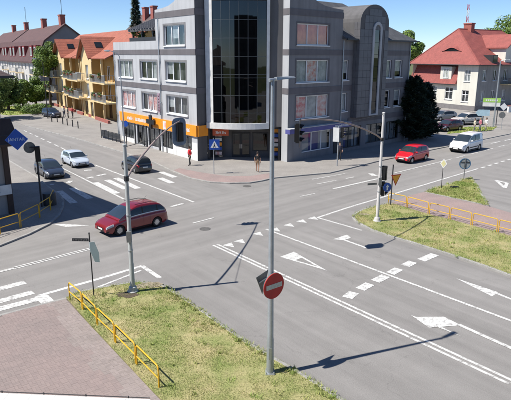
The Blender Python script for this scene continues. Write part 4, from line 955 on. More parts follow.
# ---------------------------------------------------------------- the block the photograph is taken from (behind the camera)
OB = thing('street_block', 'grey apartment block standing behind the viewpoint', 'building', (6, -9, 0))
OF = Frame((-14, -3.2), 4, 1)
ops = [(1.5+i*3.4, 3.1+i*3.4, z, z+1.5) for i in range(11) for z in (1.2, 4.2, 7.2, 10.2, 13.2)]
mb = MB(); wall_open(OF, 0, 39, GZ-.1, 16.5, ops, mb); mb.add([OF(0, 0, 16.5), OF(39, 0, 16.5), OF(39, -12, 16.5), OF(0, -12, 16.5)], [(0, 1, 2, 3)])
for (a, b) in (((0, 0), (0, -12)), ((39, 0), (39, -12)), ((0, -12), (39, -12))): mb.add([OF(*a, -.1), OF(*b, -.1), OF(*b, 16.5), OF(*a, 16.5)], [(0, 1, 2, 3)])
mb.build('wall', M_STG, OB)
for w_ in ops:
    mb = MB(OF); mb.box(w_[0], w_[1], -.2, -.15, w_[2], w_[3]); wn_ = mb.build('window', mat('dull_pane', (.085, .09, .095), .25), OB)

# ================================================================== TREES AND PLANTS
def tree(x, y, h, cr, label, m=None, n=5000, leaf=.22, seed=0, trunk=.3, group=None, squash=1.0, name='leafy_tree', z0=0):
    rn = random.Random(seed); t = thing(name, label, 'tree', (x, y, z0), 0, group); base = Vector((x, y, z0))
    th = h*.42; cz = h-cr*squash
    mb = MB(); lean = Vector((rn.uniform(-.4, .4), rn.uniform(-.4, .4), 0))
    mb.tube([base+Vector((0, 0, -.2)), base+lean*.3+Vector((0, 0, th*.5)), base+lean+Vector((0, 0, th)), base+lean+Vector((0, 0, h*.8))], [trunk, trunk*.75, trunk*.6, trunk*.15], 8); 
    cents = []
    for i in range(26):
        d = Vector((rn.gauss(0, 1), rn.gauss(0, 1), rn.gauss(0, .9))).normalized(); q = cr*rn.uniform(.35, .85)
        cents.append((base + Vector((d.x*q, d.y*q, cz + d.z*q*squash)), cr*rn.uniform(.22, .42)))
    for c, r in cents[:9]:
        st = base+lean+Vector((0, 0, th*rn.uniform(.7, 1.1))); mid_ = (st+c)/2+Vector((0, 0, -.3)); mb.tube([st, mid_, c], [trunk*.35, trunk*.22, trunk*.08], 5)
    mb.build('trunk', M_BARK, t, smooth=True)
    raw_build(leaf_mass(cents, n, leaf, rn), 'crown', m or M_LF1, t, base)
    return t
def conifer(x, y, h, r, label, m, n=6000, leaf=.2, seed=0, col_=False, name='conifer', z0=0):
    rn = random.Random(seed); t = thing(name, label, 'tree', (x, y, z0)); base = Vector((x, y, z0)); mb = MB()
    mb.tube([base+Vector((0, 0, -.2)), base+Vector((0, 0, h*.97))], [.28, .03], 7)
    lv = MB(); V, Fa = lv.v, lv.f; nb = int(h*9)
    for i in range(nb):
        f = i/nb; z = h*((.02 if col_ else .06)+(.95 if col_ else .92)*f); rr_ = r*(1-f)**(.5 if col_ else .85)*rn.uniform(.75, 1.1)+.08; a = i*2.4+rn.uniform(-.3, .3)
        tip = base+Vector((math.cos(a)*rr_, math.sin(a)*rr_, z + (rr_*.5 if col_ else -rr_*.22)))
        st = base+Vector((0, 0, z)); mb.tube([st, (st+tip)/2+Vector((0, 0, .04*rr_)), tip], [.05, .035, .012], 4)
        for k in range(max(6, int(n/nb))):
            u = rn.random()**.6; p = st.lerp(tip, u)+Vector((rn.gauss(0, .16*rr_*.6), rn.gauss(0, .16*rr_*.6), rn.uniform(-.22, .14)))
            d = (tip-st).normalized()+Vector((rn.gauss(0, .6), rn.gauss(0, .6), rn.uniform(-.7, .3))); d.normalize(); w_ = d.orthogonal().normalized()
            s = leaf*rn.uniform(.6, 1.4); o = len(V); V += [tuple(p-w_*s*.25), tuple(p+w_*s*.25), tuple(p+d*s*1.6)]; Fa.append((o, o+1, o+2)); lv.m.append(0)
    mb.build('trunk', M_BARK, t, smooth=True); raw_build(lv, 'foliage', m, t, base)
    return t
G1 = 'leafy trees in front of the apartment blocks'
for i, (x, y, d, h, cr, lb) in enumerate((
    (50, 100, 104, 12.2, 3.4, 'tall green tree touching the left end of the yellow houses'),
    (36, 103, 108, 6.0, 3.0, 'round green tree in front of the nearer apartment block'),
    (23, 104, 104, 5.6, 2.9, 'broad green tree between the shaded building and the round tree'),
    (8, 106, 98, 6.6, 3.2, 'dark green tree just right of the shaded building eaves'),
    (-6, 112, 84, 7.2, 3.4, 'green tree half cut off by the left picture edge'))):
    p = at_d(x, y, d); tree(p.x, d, h, cr, lb, (M_LF1, M_LF1, M_LF1, M_LF2, M_LF2)[i], 11000, .17, 20+i, group=G1)
# clipped hedge at the end of the street
def shrub(x, y, w_, h, label, seed, m=None, n=1600, leaf=.12, grp=None, name='shrub'):
    rn = random.Random(seed); t = thing(name, label, 'shrub', (x, y, KH), 0, grp); b = Vector((x, y, KH))
    cents = [(b+Vector((rn.uniform(-.6, .6)*w_, rn.uniform(-.5, .5)*w_, h*rn.uniform(.3, .7))), h*rn.uniform(.3, .45)) for _ in range(10)]
    mb = MB()
    for c, r in cents[:5]: mb.tube([b, c], [.04, .015], 4)
    mb.build('stems', M_BARK, t); raw_build(leaf_mass(cents, n, leaf, rn), 'leaves', m or M_LF1, t, b); return t
for i, (x, y, lb) in enumerate(((24, 112, 'leftmost low shrub at the far end of the street'), (31, 113, 'low shrub second from left at the street end'), (38, 114, 'low shrub third from left at the street end'), (43, 112, 'low shrub nearest the parked dark car'))):
    p = gp(x, y+1); shrub(p.x, p.y, 2.2, 1.7, lb, 40+i, M_LF1 if i % 2 else M_LF2, grp='shrubs at the street end')
p = gp(418, 141); conifer(17.9, 63.4, 7.4, 2.2, 'big dark evergreen between the grey building and the parked cars', M_LF3, 16000, .26, 5, True, 'evergreen_tree')
conifer(19.7, 65.2, 6.6, 1.9, 'smaller dark evergreen behind the big one, nearer the parked cars', M_LF3, 11000, .26, 6, True, 'evergreen_tree')
p = at_d(136, 20, 86); conifer(p.x, 86, 18.6, 2.4, 'slender spruce rising behind the roof terrace of the corner building', M_LF4, 8000, .28, 7, False, 'spruce')
for i, (x, d, h, cr, lb) in enumerate(((506, 150, 20.5, 7.5, 'large green tree behind the villa cross gable'), (520, 140, 21, 8, 'green tree at the right picture edge behind the villa'), (409, 150, 15.5, 4.0, 'green tree just right of the grey building roof'), (399, 170, 14, 4.5, 'distant green tree mostly hidden by the grey building'))):
    p = at_d(x, 50, d); tree(p.x, d, h, cr, lb, M_LF1, 11000, .26, 60+i, group='trees behind the villa')
# lawn strip by the parked cars
lp = P2([(447,134.5),(492,131),(497,127.5),(470,127.8),(452,129)])
LWN = slab('lawn', [(p.x, p.y) for p in lp], M_LAWN, KH+.02); blades('grass', lp, 5000, .04, .12, M_LAWN, LWN, .05, 9, KH+.02)
lp2 = [gp(8, 116), gp(45, 113.5), gp(48, 108), gp(20, 106), gp(-30, 110)]
LW2 = slab('lawn_street_end', [(p.x, p.y) for p in lp2], M_LAWN, KH+.02); blades('grass', lp2, 5000, .05, .16, M_LAWN, LW2, .07, 10, KH+.02)
# terrace planting on the corner building
rn_ = random.Random(8)
for i, (s, o, h, lb) in enumerate(((9.3, -2.2, 1.5, 'leafy pot plant under the pergola nearest the tower'), (11.4, -2.6, 1.7, 'leafy pot plant under the middle of the pergola'), (14.2, -1.6, 2.1, 'yellowish bush on the left end of the roof terrace'))):
    q = Vector(LF(s, o, 0)); t = thing('pot_plant', lb, 'plant', (q.x, q.y, 10.12), 0, 'plants on the roof terrace'); b = Vector((q.x, q.y, 10.12))
    mb = MB(); mb.lathe([(.25, 0), (.36, .5), (.38, .5), (.3, .45)], 10, tuple(b)); mb.build('pot', M_BRICK, t)
    cents = [(b+Vector((rn_.uniform(-.6, .6), rn_.uniform(-.6, .6), .5+h*rn_.uniform(.2, .8))), .4) for _ in range(9)]
    raw_build(leaf_mass(cents, 700, .1, rn_), 'leaves', M_LF1 if i == 2 else M_LF2, t, b)

# ================================================================== STREET FURNITURE
def rail_fence(pts, label, group, m=None, h=.72, posts_to=None):
    """pts: post feet; each panel is a bent hoop with a middle rail, posts are parts too"""
    t = thing('railing', label, 'railing', pts[0], 0, group); z = KH
    for a, b in zip(pts[:-1], pts[1:]):
        a, b = Vector((a[0], a[1], z)), Vector((b[0], b[1], z)); d = (b-a).normalized()
        a2, b2 = a+d*.05, b-d*.05; r = .12; up = Vector((0, 0, 1))
        path = [a2-up*.15, a2+up*(h-r)]
        for k in range(1, 5): th = k*PI/8; path.append(a2+up*(h-r+r*math.sin(th))+d*(r-r*math.cos(th)))
        for k in range(0, 5): th = k*PI/8; path.append(b2+up*(h-r+r*math.cos(th))-d*(r-r*math.sin(th)))
        path.append(b2-up*.15)
        mb = MB(); mb.tube(path, .026, 8); pn = mb.build('panel', m or M_YEL, t, smooth=True)
        mb = MB(); mb.tube([a2+up*h*.42, b2+up*h*.42], .022, 8); mb.build('middle_rail', m or M_YEL, pn, smooth=True)
    return t
G2 = 'yellow pedestrian railings'
rail_fence(P2([(69.5,300),(83,311.5),(97.5,327),(115.5,344.5),(136.5,366.5),(160,391)]), 'yellow tube railing between the red paved square and the grass verge', G2, h=.70)
fl = P2([(387,204.5),(406,209),(428,215.5),(449,220.7),(471,226.7),(497,233.7),(518,239.5)])
rail_fence([p + UB*.0 + Vector((.05, .08, 0)) for p in fl], 'yellow tube railing along the pink footpath on the right verge', G2, h=.72)
rail_fence([gp(-14,241)] + P2([(0,236),(21,229),(40,219),(51,211.5),(54.5,203)]), 'yellow tube railing in the shade before the left edge building', G2, h=.85)

def sign_pole(foot, h, name, label, cat='road sign', r=.03, m=None, group=None):
    t = thing(name, label, cat, (foot.x, foot.y, 0), 0, group)
    mb = MB(); mb.tube([(foot.x, foot.y, -.1), (foot.x, foot.y, h)], r, 8); mb.lathe([(r, 0), (r+.008, 0), (r+.008, .03), (0, .035)], 8, (foot.x, foot.y, h)); mb.build('post', m or M_GREYP, t, smooth=True)
    return t
def face_frame(c, az, tilt=0):
    """sign plate frame: x to the viewer's right, z up, +y towards the reader; az = direction the sign faces"""
    f = dirv(az); s = Vector((-f.y, f.x, 0))
    def X_(x, y, z): return c + s*x + f*y + Vector((0, 0, z))
    return X_
def plate(X_, poly, m, parent, y0=0, y1=.012, name='plate'):
    mb = MB(X_); mb.extr_y(poly, y0, y1); return mb.build(name, m, parent)
def circle(r, n=28, a0=0): return [(r*math.cos(2*PI*i/n+a0), r*math.sin(2*PI*i/n+a0)) for i in range(n)]

# --- tall lamp post in the foreground verge with a no-entry sign
ft = gp(270, 375.5); LPo = thing('street_lamp', 'tall tapered steel lamp post on the near grass verge', 'street lamp', (ft.x, ft.y, 0))
HT = 8.95
LEAN = .62
mb = MB(); mb.tube([(ft.x, ft.y, -.2), (ft.x, ft.y+LEAN*.13, 1.2), (ft.x, ft.y+LEAN*.136, 1.25), (ft.x, ft.y+LEAN, HT)], [.115, .108, .098, .05], 16); mb.build('post', M_GALV, LPo, smooth=True)
mb = MB(); mb.prism([(ft.x+.2*math.cos(a), ft.y+.2*math.sin(a)) for a in (PI/4, 3*PI/4, 5*PI/4, 7*PI/4)], KH-.05, KH+.03)
for a in (PI/4, 3*PI/4, 5*PI/4, 7*PI/4): mb.lathe([(.02, 0), (.02, .06), (0, .06)], 6, (ft.x+.16*math.cos(a), ft.y+.16*math.sin(a), KH+.03))
mb.build('base_plate', M_GALV, LPo)
ad = dirv(35); top = Vector((ft.x, ft.y+LEAN, HT))
mb = MB(); mb.tube([top-ad*.12+Vector((0, 0, -.02)), top+ad*.15], [.055, .045], 8); mb.build('bracket', M_GALV, LPo, smooth=True)
sA = Vector((-ad.y, ad.x, 0)); hX = lambda x, y, z: top + ad*x + sA*y + Vector((0, 0, z))
mb = MB(hX); mb.add([(.1, -.07, -.02), (.1, .07, -.02), (.75, .10, .03), (.75, -.10, .03), (.1, -.06, .06), (.1, .06, .06), (.72, .06, .075), (.72, -.06, .075)], [(0, 3, 2, 1), (4, 5, 6, 7), (0, 1, 5, 4), (1, 2, 6, 5), (2, 3, 7, 6), (3, 0, 4, 7)]); hd_ = mb.build('lamp_head', M_GALV, LPo)
mb = MB(hX); mb.add([(.2, -.06, -.018), (.2, .06, -.018), (.7, .08, .02), (.7, -.08, .02)], [(0, 1, 2, 3)]); mb.build('lamp_glass', M_LAMP, hd_)
mb = MB(); mb.box(ft.x-.04, ft.x+.04, ft.y-.112, ft.y-.098, .6, 1.0); mb.build('service_door', M_GALV, LPo)
NE = thing('no_entry_sign', 'round red no entry sign clamped to the tall lamp post', 'road sign', (ft.x, ft.y, 2.95))
X_ = face_frame(Vector((ft.x, ft.y+.2, 2.95)) + dirv(-50)*.13, -50)
plate(X_, circle(.40), M_REDP, NE, 0, .02, 'disc'); plate(X_, [(-.31, -.075), (.31, -.075), (.31, .075), (-.31, .075)], mat('dirty_white', (.66, .67, .62), .6, (.42, .46, .42), 9), NE, .02, .026, 'bar')
plate(X_, circle(.405), M_SIGNBACK, NE, -.02, -.001, 'backing')
mb = MB(); mb.lathe([(.11, -.04), (.125, -.04), (.125, .04), (.11, .04)], 14, (ft.x, ft.y+.2, 2.95)); mb.build('clamp', M_GALV, NE)
YB = thing('triangle_sign', 'triangular sign seen from behind on the tall lamp post', 'road sign', (ft.x, ft.y, 2.95))
X_ = face_frame(Vector((ft.x, ft.y+.2, 2.97)) + dirv(150)*.15 + dirv(185)*.12, 150)
plate(X_, [(-.38, .31), (0, -.36), (.38, .31)], M_SIGNBACK, YB); plate(X_, [(-.37, .305), (0, -.35), (.37, .305)], M_YEL, YB, .0125, .016, 'face')
mb = MB(X_); mb.box(-.24, .24, -.03, -.002, .08, .12); mb.build('bracket', M_GALV, YB)

# --- traffic signals
M_LR = mat('signal_red_lens', (.16, .02, .015), .25, coat=1); M_LY = mat('signal_amber_lens', (.2, .1, .01), .25, coat=1); M_LG = mat('signal_green_lens', (.01, .10, .07), .25, coat=1)
M_BOARD = mat('signal_board', (.03, .035, .04), .35, (.05, .06, .07), 4, spec=.6)
def signal(c, az, label, board=True, s=1.0, group='traffic signal heads', lenses=3, bm_=None):
    t = thing('traffic_signal', label, 'traffic light', (c.x, c.y, c.z), 0, group); X_ = face_frame(c, az)
    h = .31*s*lenses; w_ = .15*s
    mb = MB(X_); mb.extr_y([(-w_, -h/2), (w_, -h/2), (w_, h/2), (-w_, h/2)], -.16*s, .02); mb.extr_y([(-w_*.7, -h/2+.05), (w_*.7, -h/2+.05), (w_*.7, h/2-.05), (-w_*.7, h/2-.05)], -.22*s, -.161*s); mb.build('housing', M_BLACK, t)
    if board:
        bw, bh = .36*s, h/2+.22*s; rr_ = .22*s; pl = []
        for (cx_, cy_, a0) in ((bw-rr_, bh-rr_, 0), (-bw+rr_, bh-rr_, 90), (-bw+rr_, -bh+rr_, 180), (bw-rr_, -bh+rr_, 270)):
            for k in range(5): a = R(a0+k*22.5); pl.append((cx_+rr_*math.cos(a), cy_+rr_*math.sin(a)))
        plate(X_, pl, bm_ or M_BOARD, t, .021, .035, 'back_board')
    for k in range(lenses):
        z = h/2-.155*s-k*.31*s; r = .105*s
        mb = MB(); n = 14; P = []
        for j in range(n): a = 2*PI*j/n; P.append(X_(r*math.cos(a), .04, z+r*math.sin(a)))
        mb.add(P, [tuple(range(n))]); ln = mb.build('lens', (M_LR, M_LY, M_LG)[k if lenses == 3 else (0, 2)[k]], t)
        mb = MB(); P = []; m_ = 12
        for j in range(m_): a = R(-30)+R(240)*j/(m_-1); P += [X_(r*1.12*math.cos(a), .036, z+r*1.12*math.sin(a)), X_(r*1.15*math.cos(a), .04+.24*s*(.35+.65*max(0, math.sin(a))), z+r*1.15*math.sin(a)-.03)]
        mb.add(P, [(2*j, 2*j+2, 2*j+3, 2*j+1) for j in range(m_-1)]); mb.build('visor', M_BLACK, t)
    return t
def mast(foot, h, attach, tip, label, m):
    t = thing('signal_mast', label, 'signal mast', (foot.x, foot.y, 0), 0, 'curved signal masts'); f = Vector((foot.x, foot.y, 0))
    mb = MB(); mb.tube([f+Vector((0, 0, -.2)), f+Vector((0, 0, 1.3)), f+Vector((0, 0, 1.35)), f+Vector((0, 0, h))], [.10, .098, .088, .07], 14)
    mb.lathe([(.072, 0), (.082, 0), (.082, .05), (0, .08)], 12, (f.x, f.y, h)); mb.build('post', m, t, smooth=True)
    mb = MB(); mb.lathe([(.23, -.1), (.23, .04), (.19, .06), (.16, .22), (.115, .24)], 16, (f.x, f.y, KH)); mb.build('base', m, t, smooth=True)
    a = f+Vector((0, 0, attach)); d = (tip-a); hz = Vector((d.x, d.y, 0)); path = []
    for k in range(13):
        u = k/12; p = a + hz*u; p.z = attach + (tip.z-attach)*math.sin(u*PI/2)**.85; path.append(p)
    mb = MB(); mb.tube(path, [.05-.02*k/12 for k in range(13)], 8); mb.build('arm', mat('weathered_arm', (.36, .27, .24), .6, (.28, .22, .20), 2), t, smooth=True)
    mb = MB(); mb.lathe([(.10, -.10), (.10, .10)], 12, (f.x, f.y, attach)); mb.build('collar', M_DKMET, t)
    mb = MB(); mb.box(f.x-.09, f.x+.09, f.y-.2, f.y-.09, 2.3, 2.75); mb.build('junction_box', M_SIGNBACK, t)
    for zz in (1.9, 3.4): mb = MB(); mb.lathe([(.096, -.02), (.102, -.02), (.102, .02), (.096, .02)], 12, (f.x, f.y, zz)); mb.build('strap', M_GALV, t)
    mb = MB(); q = path[6]; mb.tube([f+Vector((0, 0, h-.05)), q], .012, 5); mb.build('stay_cable', M_DKMET, t)
    mb = MB(); mb.tube([path[-1]+Vector((0, 0, .05)), path[-1]+Vector((0, 0, -.95))], .022, 6); mb.build('hanger', M_DKMET, t)
    return t, path
lf = gp(133, 293.5); rfoot = gp(377, 222.5)
mast(lf, 6.2, 4.9, Vector((-4.1, 29.83, 6.15)), 'pale grey signal mast on the near verge with long curved arm', M_GREYP)
mast(rfoot, 6.45, 4.98, Vector((2.06, 25.94, 6.65)), 'light signal mast on the right verge with long curved arm', mat('pale_pole', (.62, .60, .58), .5, (.52, .50, .49), 2))
signal(Vector((-4.1, 29.83, 5.55))+dirv(128)*.1, 120, 'traffic signal at the end of the left mast arm, seen from behind', True, 1.1, bm_=mat('blue_grey_board', (.13, .19, .28), .3, (.09, .14, .22), 5, spec=.7))
signal(Vector((2.06, 25.94, 6.05)), -10, 'black traffic signal at the end of the right mast arm', True, 1.0)
# mud and painted shadow round the left mast foot
# signals on the right mast and the yield sign post beside it
for (dx, z, az, lb, s, le) in ((.30, 3.0, 60, 'upper of the two signal heads on the right mast', .9, 3), (.32, 2.05, -15, 'lower signal head on the right mast beside the yield sign', .9, 3)):
    signal(rfoot + Vector((dx, .1, z)), az, lb, False, s, lenses=le)
kp = thing('keep_sign', 'small blue sign on the right mast behind the yield triangle', 'road sign', (rfoot.x+.5, rfoot.y, 2.3)); X_ = face_frame(rfoot+Vector((.42, -.22, 2.2)), -70)
plate(X_, circle(.27), M_BLUEP, kp); plate(X_, [(-.05, -.16), (.05, -.16), (.05, .02), (.12, .02), (0, .17), (-.12, .02), (-.05, .02)], M_WHITEP, kp, .0125, .016, 'arrow'); mb = MB(); mb.tube([rfoot+Vector((.05, 0, 2.2)), rfoot+Vector((.42, -.21, 2.2))], .015, 6); mb.build('bracket', M_GALV, kp)
nb_ = thing('mast_plate', 'small dark plate sticking out left of the right mast', 'sign', (rfoot.x-.3, rfoot.y, 2.3)); X_ = face_frame(rfoot+Vector((-.42, .0, 2.35)), -75); plate(X_, [(-.3, -.06), (.3, -.06), (.3, .06), (-.3, .06)], M_SIGNBACK, nb_); 
yf = gp(390.5, 206); ys = sign_pole(yf, 2.75, 'yield_sign', 'inverted orange triangle yield sign behind the right mast', m=M_DKMET, r=.04)
X_ = face_frame(Vector((yf.x, yf.y, 1.78)) + dirv(-62)*.06 + dirv(20)*.22, -62); plate(X_, [(-.42, .34), (0, -.40), (.42, .34)], M_REDP, ys, 0, .012, 'rim'); plate(X_, [(-.33, .285), (0, -.29), (.33, .285)], mat('yield_amber', (.85, .43, .03), .5, (.75, .36, .03), 4), ys, .0125, .017, 'face')
# --- street name post
nf = gp(94, 297.5); nm_ = sign_pole(nf, 2.75, 'street_name_post', 'thin leaning post with dark street name plate and pale board near the yellow railing', r=.025, m=M_DKMET)
ap = at_d(74, 242, nf.y); bp_ = at_d(86.3, 239.5, nf.y)
X_ = face_frame(Vector((nf.x-.32, nf.y-.03, 2.5)), -92); plate(X_, [(-.36, -.06), (.30, -.06), (.30, .06), (-.36, .06)], M_DKMET, nm_, 0, .02, 'name_plate')
mb = MB(X_)
for k in range(9): x = -.31+k*.065; mb.box(x, x+.012, .0205, .023, -.03, .03); mb.box(x+.014, x+.038, .0205, .0225, -.03+.02*(k % 3), -.016+.02*(k % 3))
mb.build('lettering', mat('dull_letters', (.25, .25, .25), .6), nm_)
X_ = face_frame(Vector((nf.x+.17, nf.y-.04, 2.0)), -40); plate(X_, [(-.2, .45), (.02, .42), (.2, -.1), (.2, -.5), (-.02, -.42), (-.2, .1)], mat('pale_aqua_board', (.62, .72, .72), .6, (.55, .65, .66), 3), nm_, 0, .015, 'pale_board')
# --- pedestrian crossing sign on the far corner
cf = gp(214, 175); cs = sign_pole(cf, 3.05, 'crossing_sign', 'blue square pedestrian crossing sign at the far corner', m=M_GALV)
X_ = face_frame(Vector((cf.x+.08, cf.y-.06, 2.55)), -85); plate(X_, [(-.42, -.42), (.42, -.42), (.42, .42), (-.42, .42)], M_BLUEP, cs); plate(X_, [(-.33, -.27), (.33, -.27), (0, .32)], M_WHITEP, cs, .0125, .017, 'triangle')
mb = MB(X_); mb.extr_y([(-.03, .02), (.03, .02), (.05, -.12), (.13, -.24), (.08, -.24), (0, -.14), (-.08, -.24), (-.13, -.24), (-.06, -.1)], .0175, .02); mb.extr_y([(.04*math.cos(k*.785), .07+.04*math.sin(k*.785)) for k in range(8)], .0175, .02); mb.build('walker', M_BLACK, cs)
signal(Vector((cf.x-.28, cf.y+.05, 2.35)), 200, 'dark pedestrian signal left of the blue crossing sign', False, .8, lenses=2)
# --- signal post before the right shop front
pf = gp(337, 167); sp = sign_pole(pf, 3.6, 'signal_post', 'post with pale board and signal before the right wing shop windows', 'signal mast', r=.05, m=M_GALV)
X_ = face_frame(Vector((pf.x-.2, pf.y-.06, 2.9)), -110); plate(X_, [(-.27, -.62), (.27, -.62), (.27, .62), (-.27, .62)], M_RENDER, sp, 0, .03, 'pale_board')
signal(Vector((pf.x+.42, pf.y, 3.05)), -30, 'traffic signal beside the pale board before the right wing', False, 1.0)
mb = MB(); mb.tube([(pf.x, pf.y, 3.2), (pf.x+.3, pf.y, 3.2)], .02, 6); mb.build('bracket', M_GALV, sp)
# --- signs on the small grass island
df = gp(441, 190.3); ds = sign_pole(df, 1.9, 'priority_sign', 'yellow diamond priority sign on the small grass island', r=.025, m=M_DKMET)
X_ = face_frame(Vector((df.x, df.y-.04, 2.02)), -120); plate(X_, [(-.25, 0), (0, -.36), (.25, 0), (0, .36)], M_WHITEP, ds); plate(X_, [(-.18, 0), (0, -.27), (.18, 0), (0, .27)], mat('pale_yellow', (.68, .64, .34), .5), ds, .0125, .017, 'face')
rf_ = gp(463.5, 180.5); rs_ = sign_pole(rf_, 1.75, 'round_sign', 'round sign seen from behind on the small grass island', r=.03, m=M_SIGNBACK)
X_ = face_frame(Vector((rf_.x, rf_.y+.04, 1.35)), 80); plate(X_, circle(.42), mat('back_grey', (.30, .33, .34), .5), rs_, 0, .012, 'disc')
mb = MB(X_); n = 28
for k in range(n):
    a, b = 2*PI*k/n, 2*PI*(k+1)/n; mb.add([(q*math.cos(w_), y, q*math.sin(w_)) for w_ in (a, b) for q in (.38, .44) for y in (-.02, .015)], [(0, 2, 6, 4), (1, 3, 7, 5), (2, 3, 7, 6), (0, 1, 5, 4)])
mb.build('rim', mat('rim_blue', (.05, .14, .25), .5), rs_); mb = MB(X_); mb.box(-.34, .34, -.03, -.001, .1, .16); mb.box(-.04, .04, -.035, -.001, -.3, .1); mb.build('bracket', M_DKMET, rs_)
gb = gp(454, 189); mb = MB(); mb.prism([(gb.x+.35*math.cos(a)+.0, gb.y+.14*math.sin(a)) for a in (.5, 2.6, 3.6, 5.8)], KH-.02, KH+.12); tag(mb.build('ground_box', M_DKMET), 'small dark box lying on the grass island', 'box')
# --- right hand lamp post, direction signs and billboard
rl = gp(493, 128); rlp = thing('street_lamp', 'pale street lamp post before the shaded side of the villa', 'street lamp', (rl.x, rl.y, 0))
mb = MB(); mb.tube([(rl.x, rl.y, -.1), (rl.x, rl.y, 9.0)], [.11, .06], 10); mb.build('post', M_GALV, rlp, smooth=True)
mb = MB(); mb.tube([(rl.x, rl.y, 8.95), (rl.x+.6, rl.y-.2, 9.15), (rl.x+1.3, rl.y-.4, 9.15)], [.05, .05, .04], 6); mb.build('arm', M_GALV, rlp)
mb = MB(); mb.cbox((rl.x+1.4, rl.y-.4, 9.13), (.9, .3, .14)); mb.build('lamp_head', M_GALV, rlp)
bf_ = gp(489, 126); bb = thing('billboard', 'green and white advertising board on posts by the villa', 'billboard', (bf_.x, bf_.y, 0)); X_ = face_frame(Vector((bf_.x, bf_.y, 3.3)), -105)
plate(X_, [(-1.15, .02), (1.15, .02), (1.15, .62), (-1.15, .62)], mat('lime_green', (.36, .62, .12), .6), bb, 0, .06, 'green_panel'); plate(X_, [(-1.15, -.55), (1.15, -.55), (1.15, .0), (-1.15, .0)], M_RENDER, bb, 0, .06, 'white_panel')
mb = MB(X_); [mb.box(-.8+k*.28, -.62+k*.28, .061, .066, .2, .42) for k in range(6)]; mb.build('lettering', M_WHITEP, bb)
for sx in (-.9, .9): mb = MB(X_); mb.box(sx-.05, sx+.05, -.08, -.002, -3.3, .6); mb.build('leg', M_DKMET, bb)
for (x, y, h, nm, lb, shape, m_) in ((481, 128, 2.0, 'arrow_sign', 'pale blue arrow shaped sign left of the green billboard', [(-.95, 0), (-.6, -.42), (.9, -.42), (.9, .42), (-.6, .42)], mat('pale_blue', (.45, .62, .75), .5)), (501, 130, 3.0, 'route_sign', 'white diamond sign on a post right of the pale lamp post', [(-.5, 0), (0, -.5), (.5, 0), (0, .5)], M_WHITEP)):
    q = gp(x, y); sg = sign_pole(q, h+.6, nm, lb, m=M_GALV); X_ = face_frame(Vector((q.x, q.y-.05, h+.1)), -100); plate(X_, shape, m_, sg, 0, .02, 'plate')
    if nm == 'route_sign': X2 = face_frame(Vector((q.x-.1, q.y-.05, h-1.0)), -100); plate(X2, circle(.42), M_SIGNBACK, sg, 0, .02, 'round_plate')
lw_ = thing('garden_wall', 'low white garden wall before the shaded side of the villa', 'wall', VR(3, 4.5, 0)); fbox(VR, 'wall', M_RENDER, lw_, 3, 20, 4.4, 4.7, GZ, 1.15); fbox(VR, 'coping', M_BRICK, lw_, 2.95, 20, 4.35, 4.75, 1.152, 1.25)
# --- far street lamps
def curved_lamp(foot, h, azd, label, arm=1.2):
    t = thing('street_lamp', label, 'street lamp', (foot.x, foot.y, 0)); d = dirv(azd); f = Vector((foot.x, foot.y, 0))
    path = [f+Vector((0, 0, -.1)), f+Vector((0, 0, h*.5)), f+Vector((0, 0, h-.7))] + [f + d*(arm*(1-math.cos(k*PI/12))) + Vector((0, 0, h-.7+.7*math.sin(k*PI/12))) for k in range(1, 6)]
    mb = MB(); mb.tube(path, [.085, .065, .05] + [.04]*5, 8); mb.build('post', M_DKMET if 'dark' in label else M_GALV, t, smooth=True)
    e = path[-1]; mb = MB(); mb.tube([e, e+d*.2, e+d*.6], [.05, .11, .05], 8); mb.build('lamp_head', M_GALV, t, smooth=True); return t
curved_lamp(gp(125, 150), 10.0, 190, 'slim curved street lamp before the left facade of the corner building')
curved_lamp(gp(48, 119), 9.0, 215, 'dark curved street lamp beside the row of bollards')
# --- bollards
BOL = MB(); BOL.lathe([(.07, -.05), (.07, .78), (.085, .80), (.085, .86), (.05, .93), (0, .95)], 10); BME = BOL.mesh('bollard', M_DKMET, smooth=True)
for i, (x, y) in enumerate(((52,122.5),(57.5,122.8),(63,124.8),(67.5,126),(72.8,127.2),(78.3,129))):
    o = bpy.data.objects.new('bollard', BME); col.objects.link(o); q = gp(x, y); o.location = (q.x, q.y, KH)
    tag(o, ('leftmost', 'second from left', 'third from left', 'fourth from left', 'fifth from left', 'rightmost')[i] + ' black bollard in the row on the far left pavement', 'bollard', 'black bollards before the yellow houses')
# --- black cafe barrier
cbp = P2([(101.5,138.5),(120.5,143.5)]); cb2 = P2([(101,131),(101.5,138.5)])
cbt = thing('barrier', 'black metal barrier on the pavement between yellow houses and corner building', 'barrier', cbp[0])
def barrier(a, b, t):
    a, b = Vector((a.x, a.y, KH)), Vector((b.x, b.y, KH)); n = max(2, int((b-a).length/.9)); up = Vector((0, 0, 1))
    for k in range(n+1): mb = MB(); p = a.lerp(b, k/n); mb.tube([p, p+up*1.0], .04, 6); mb.build('post', M_BLACK, t)
    for z in (.25, .6, .95): mb = MB(); mb.tube([a+up*z, b+up*z], .03, 6); mb.build('rail', M_BLACK, t)
    mb = MB(); d = (b-a).normalized(); nn_ = Vector((-d.y, d.x, 0))*.012; mb.add([a+up*.3-nn_, b+up*.3-nn_, b+up*.9-nn_, a+up*.9-nn_, a+up*.3+nn_, b+up*.3+nn_, b+up*.9+nn_, a+up*.9+nn_], [(0, 1, 2, 3), (4, 5, 6, 7), (0, 1, 5, 4), (2, 3, 7, 6)]); mb.build('infill_panel', M_DKMET, t)
barrier(cbp[0], cbp[1], cbt); barrier(cb2[0], cb2[1], cbt)
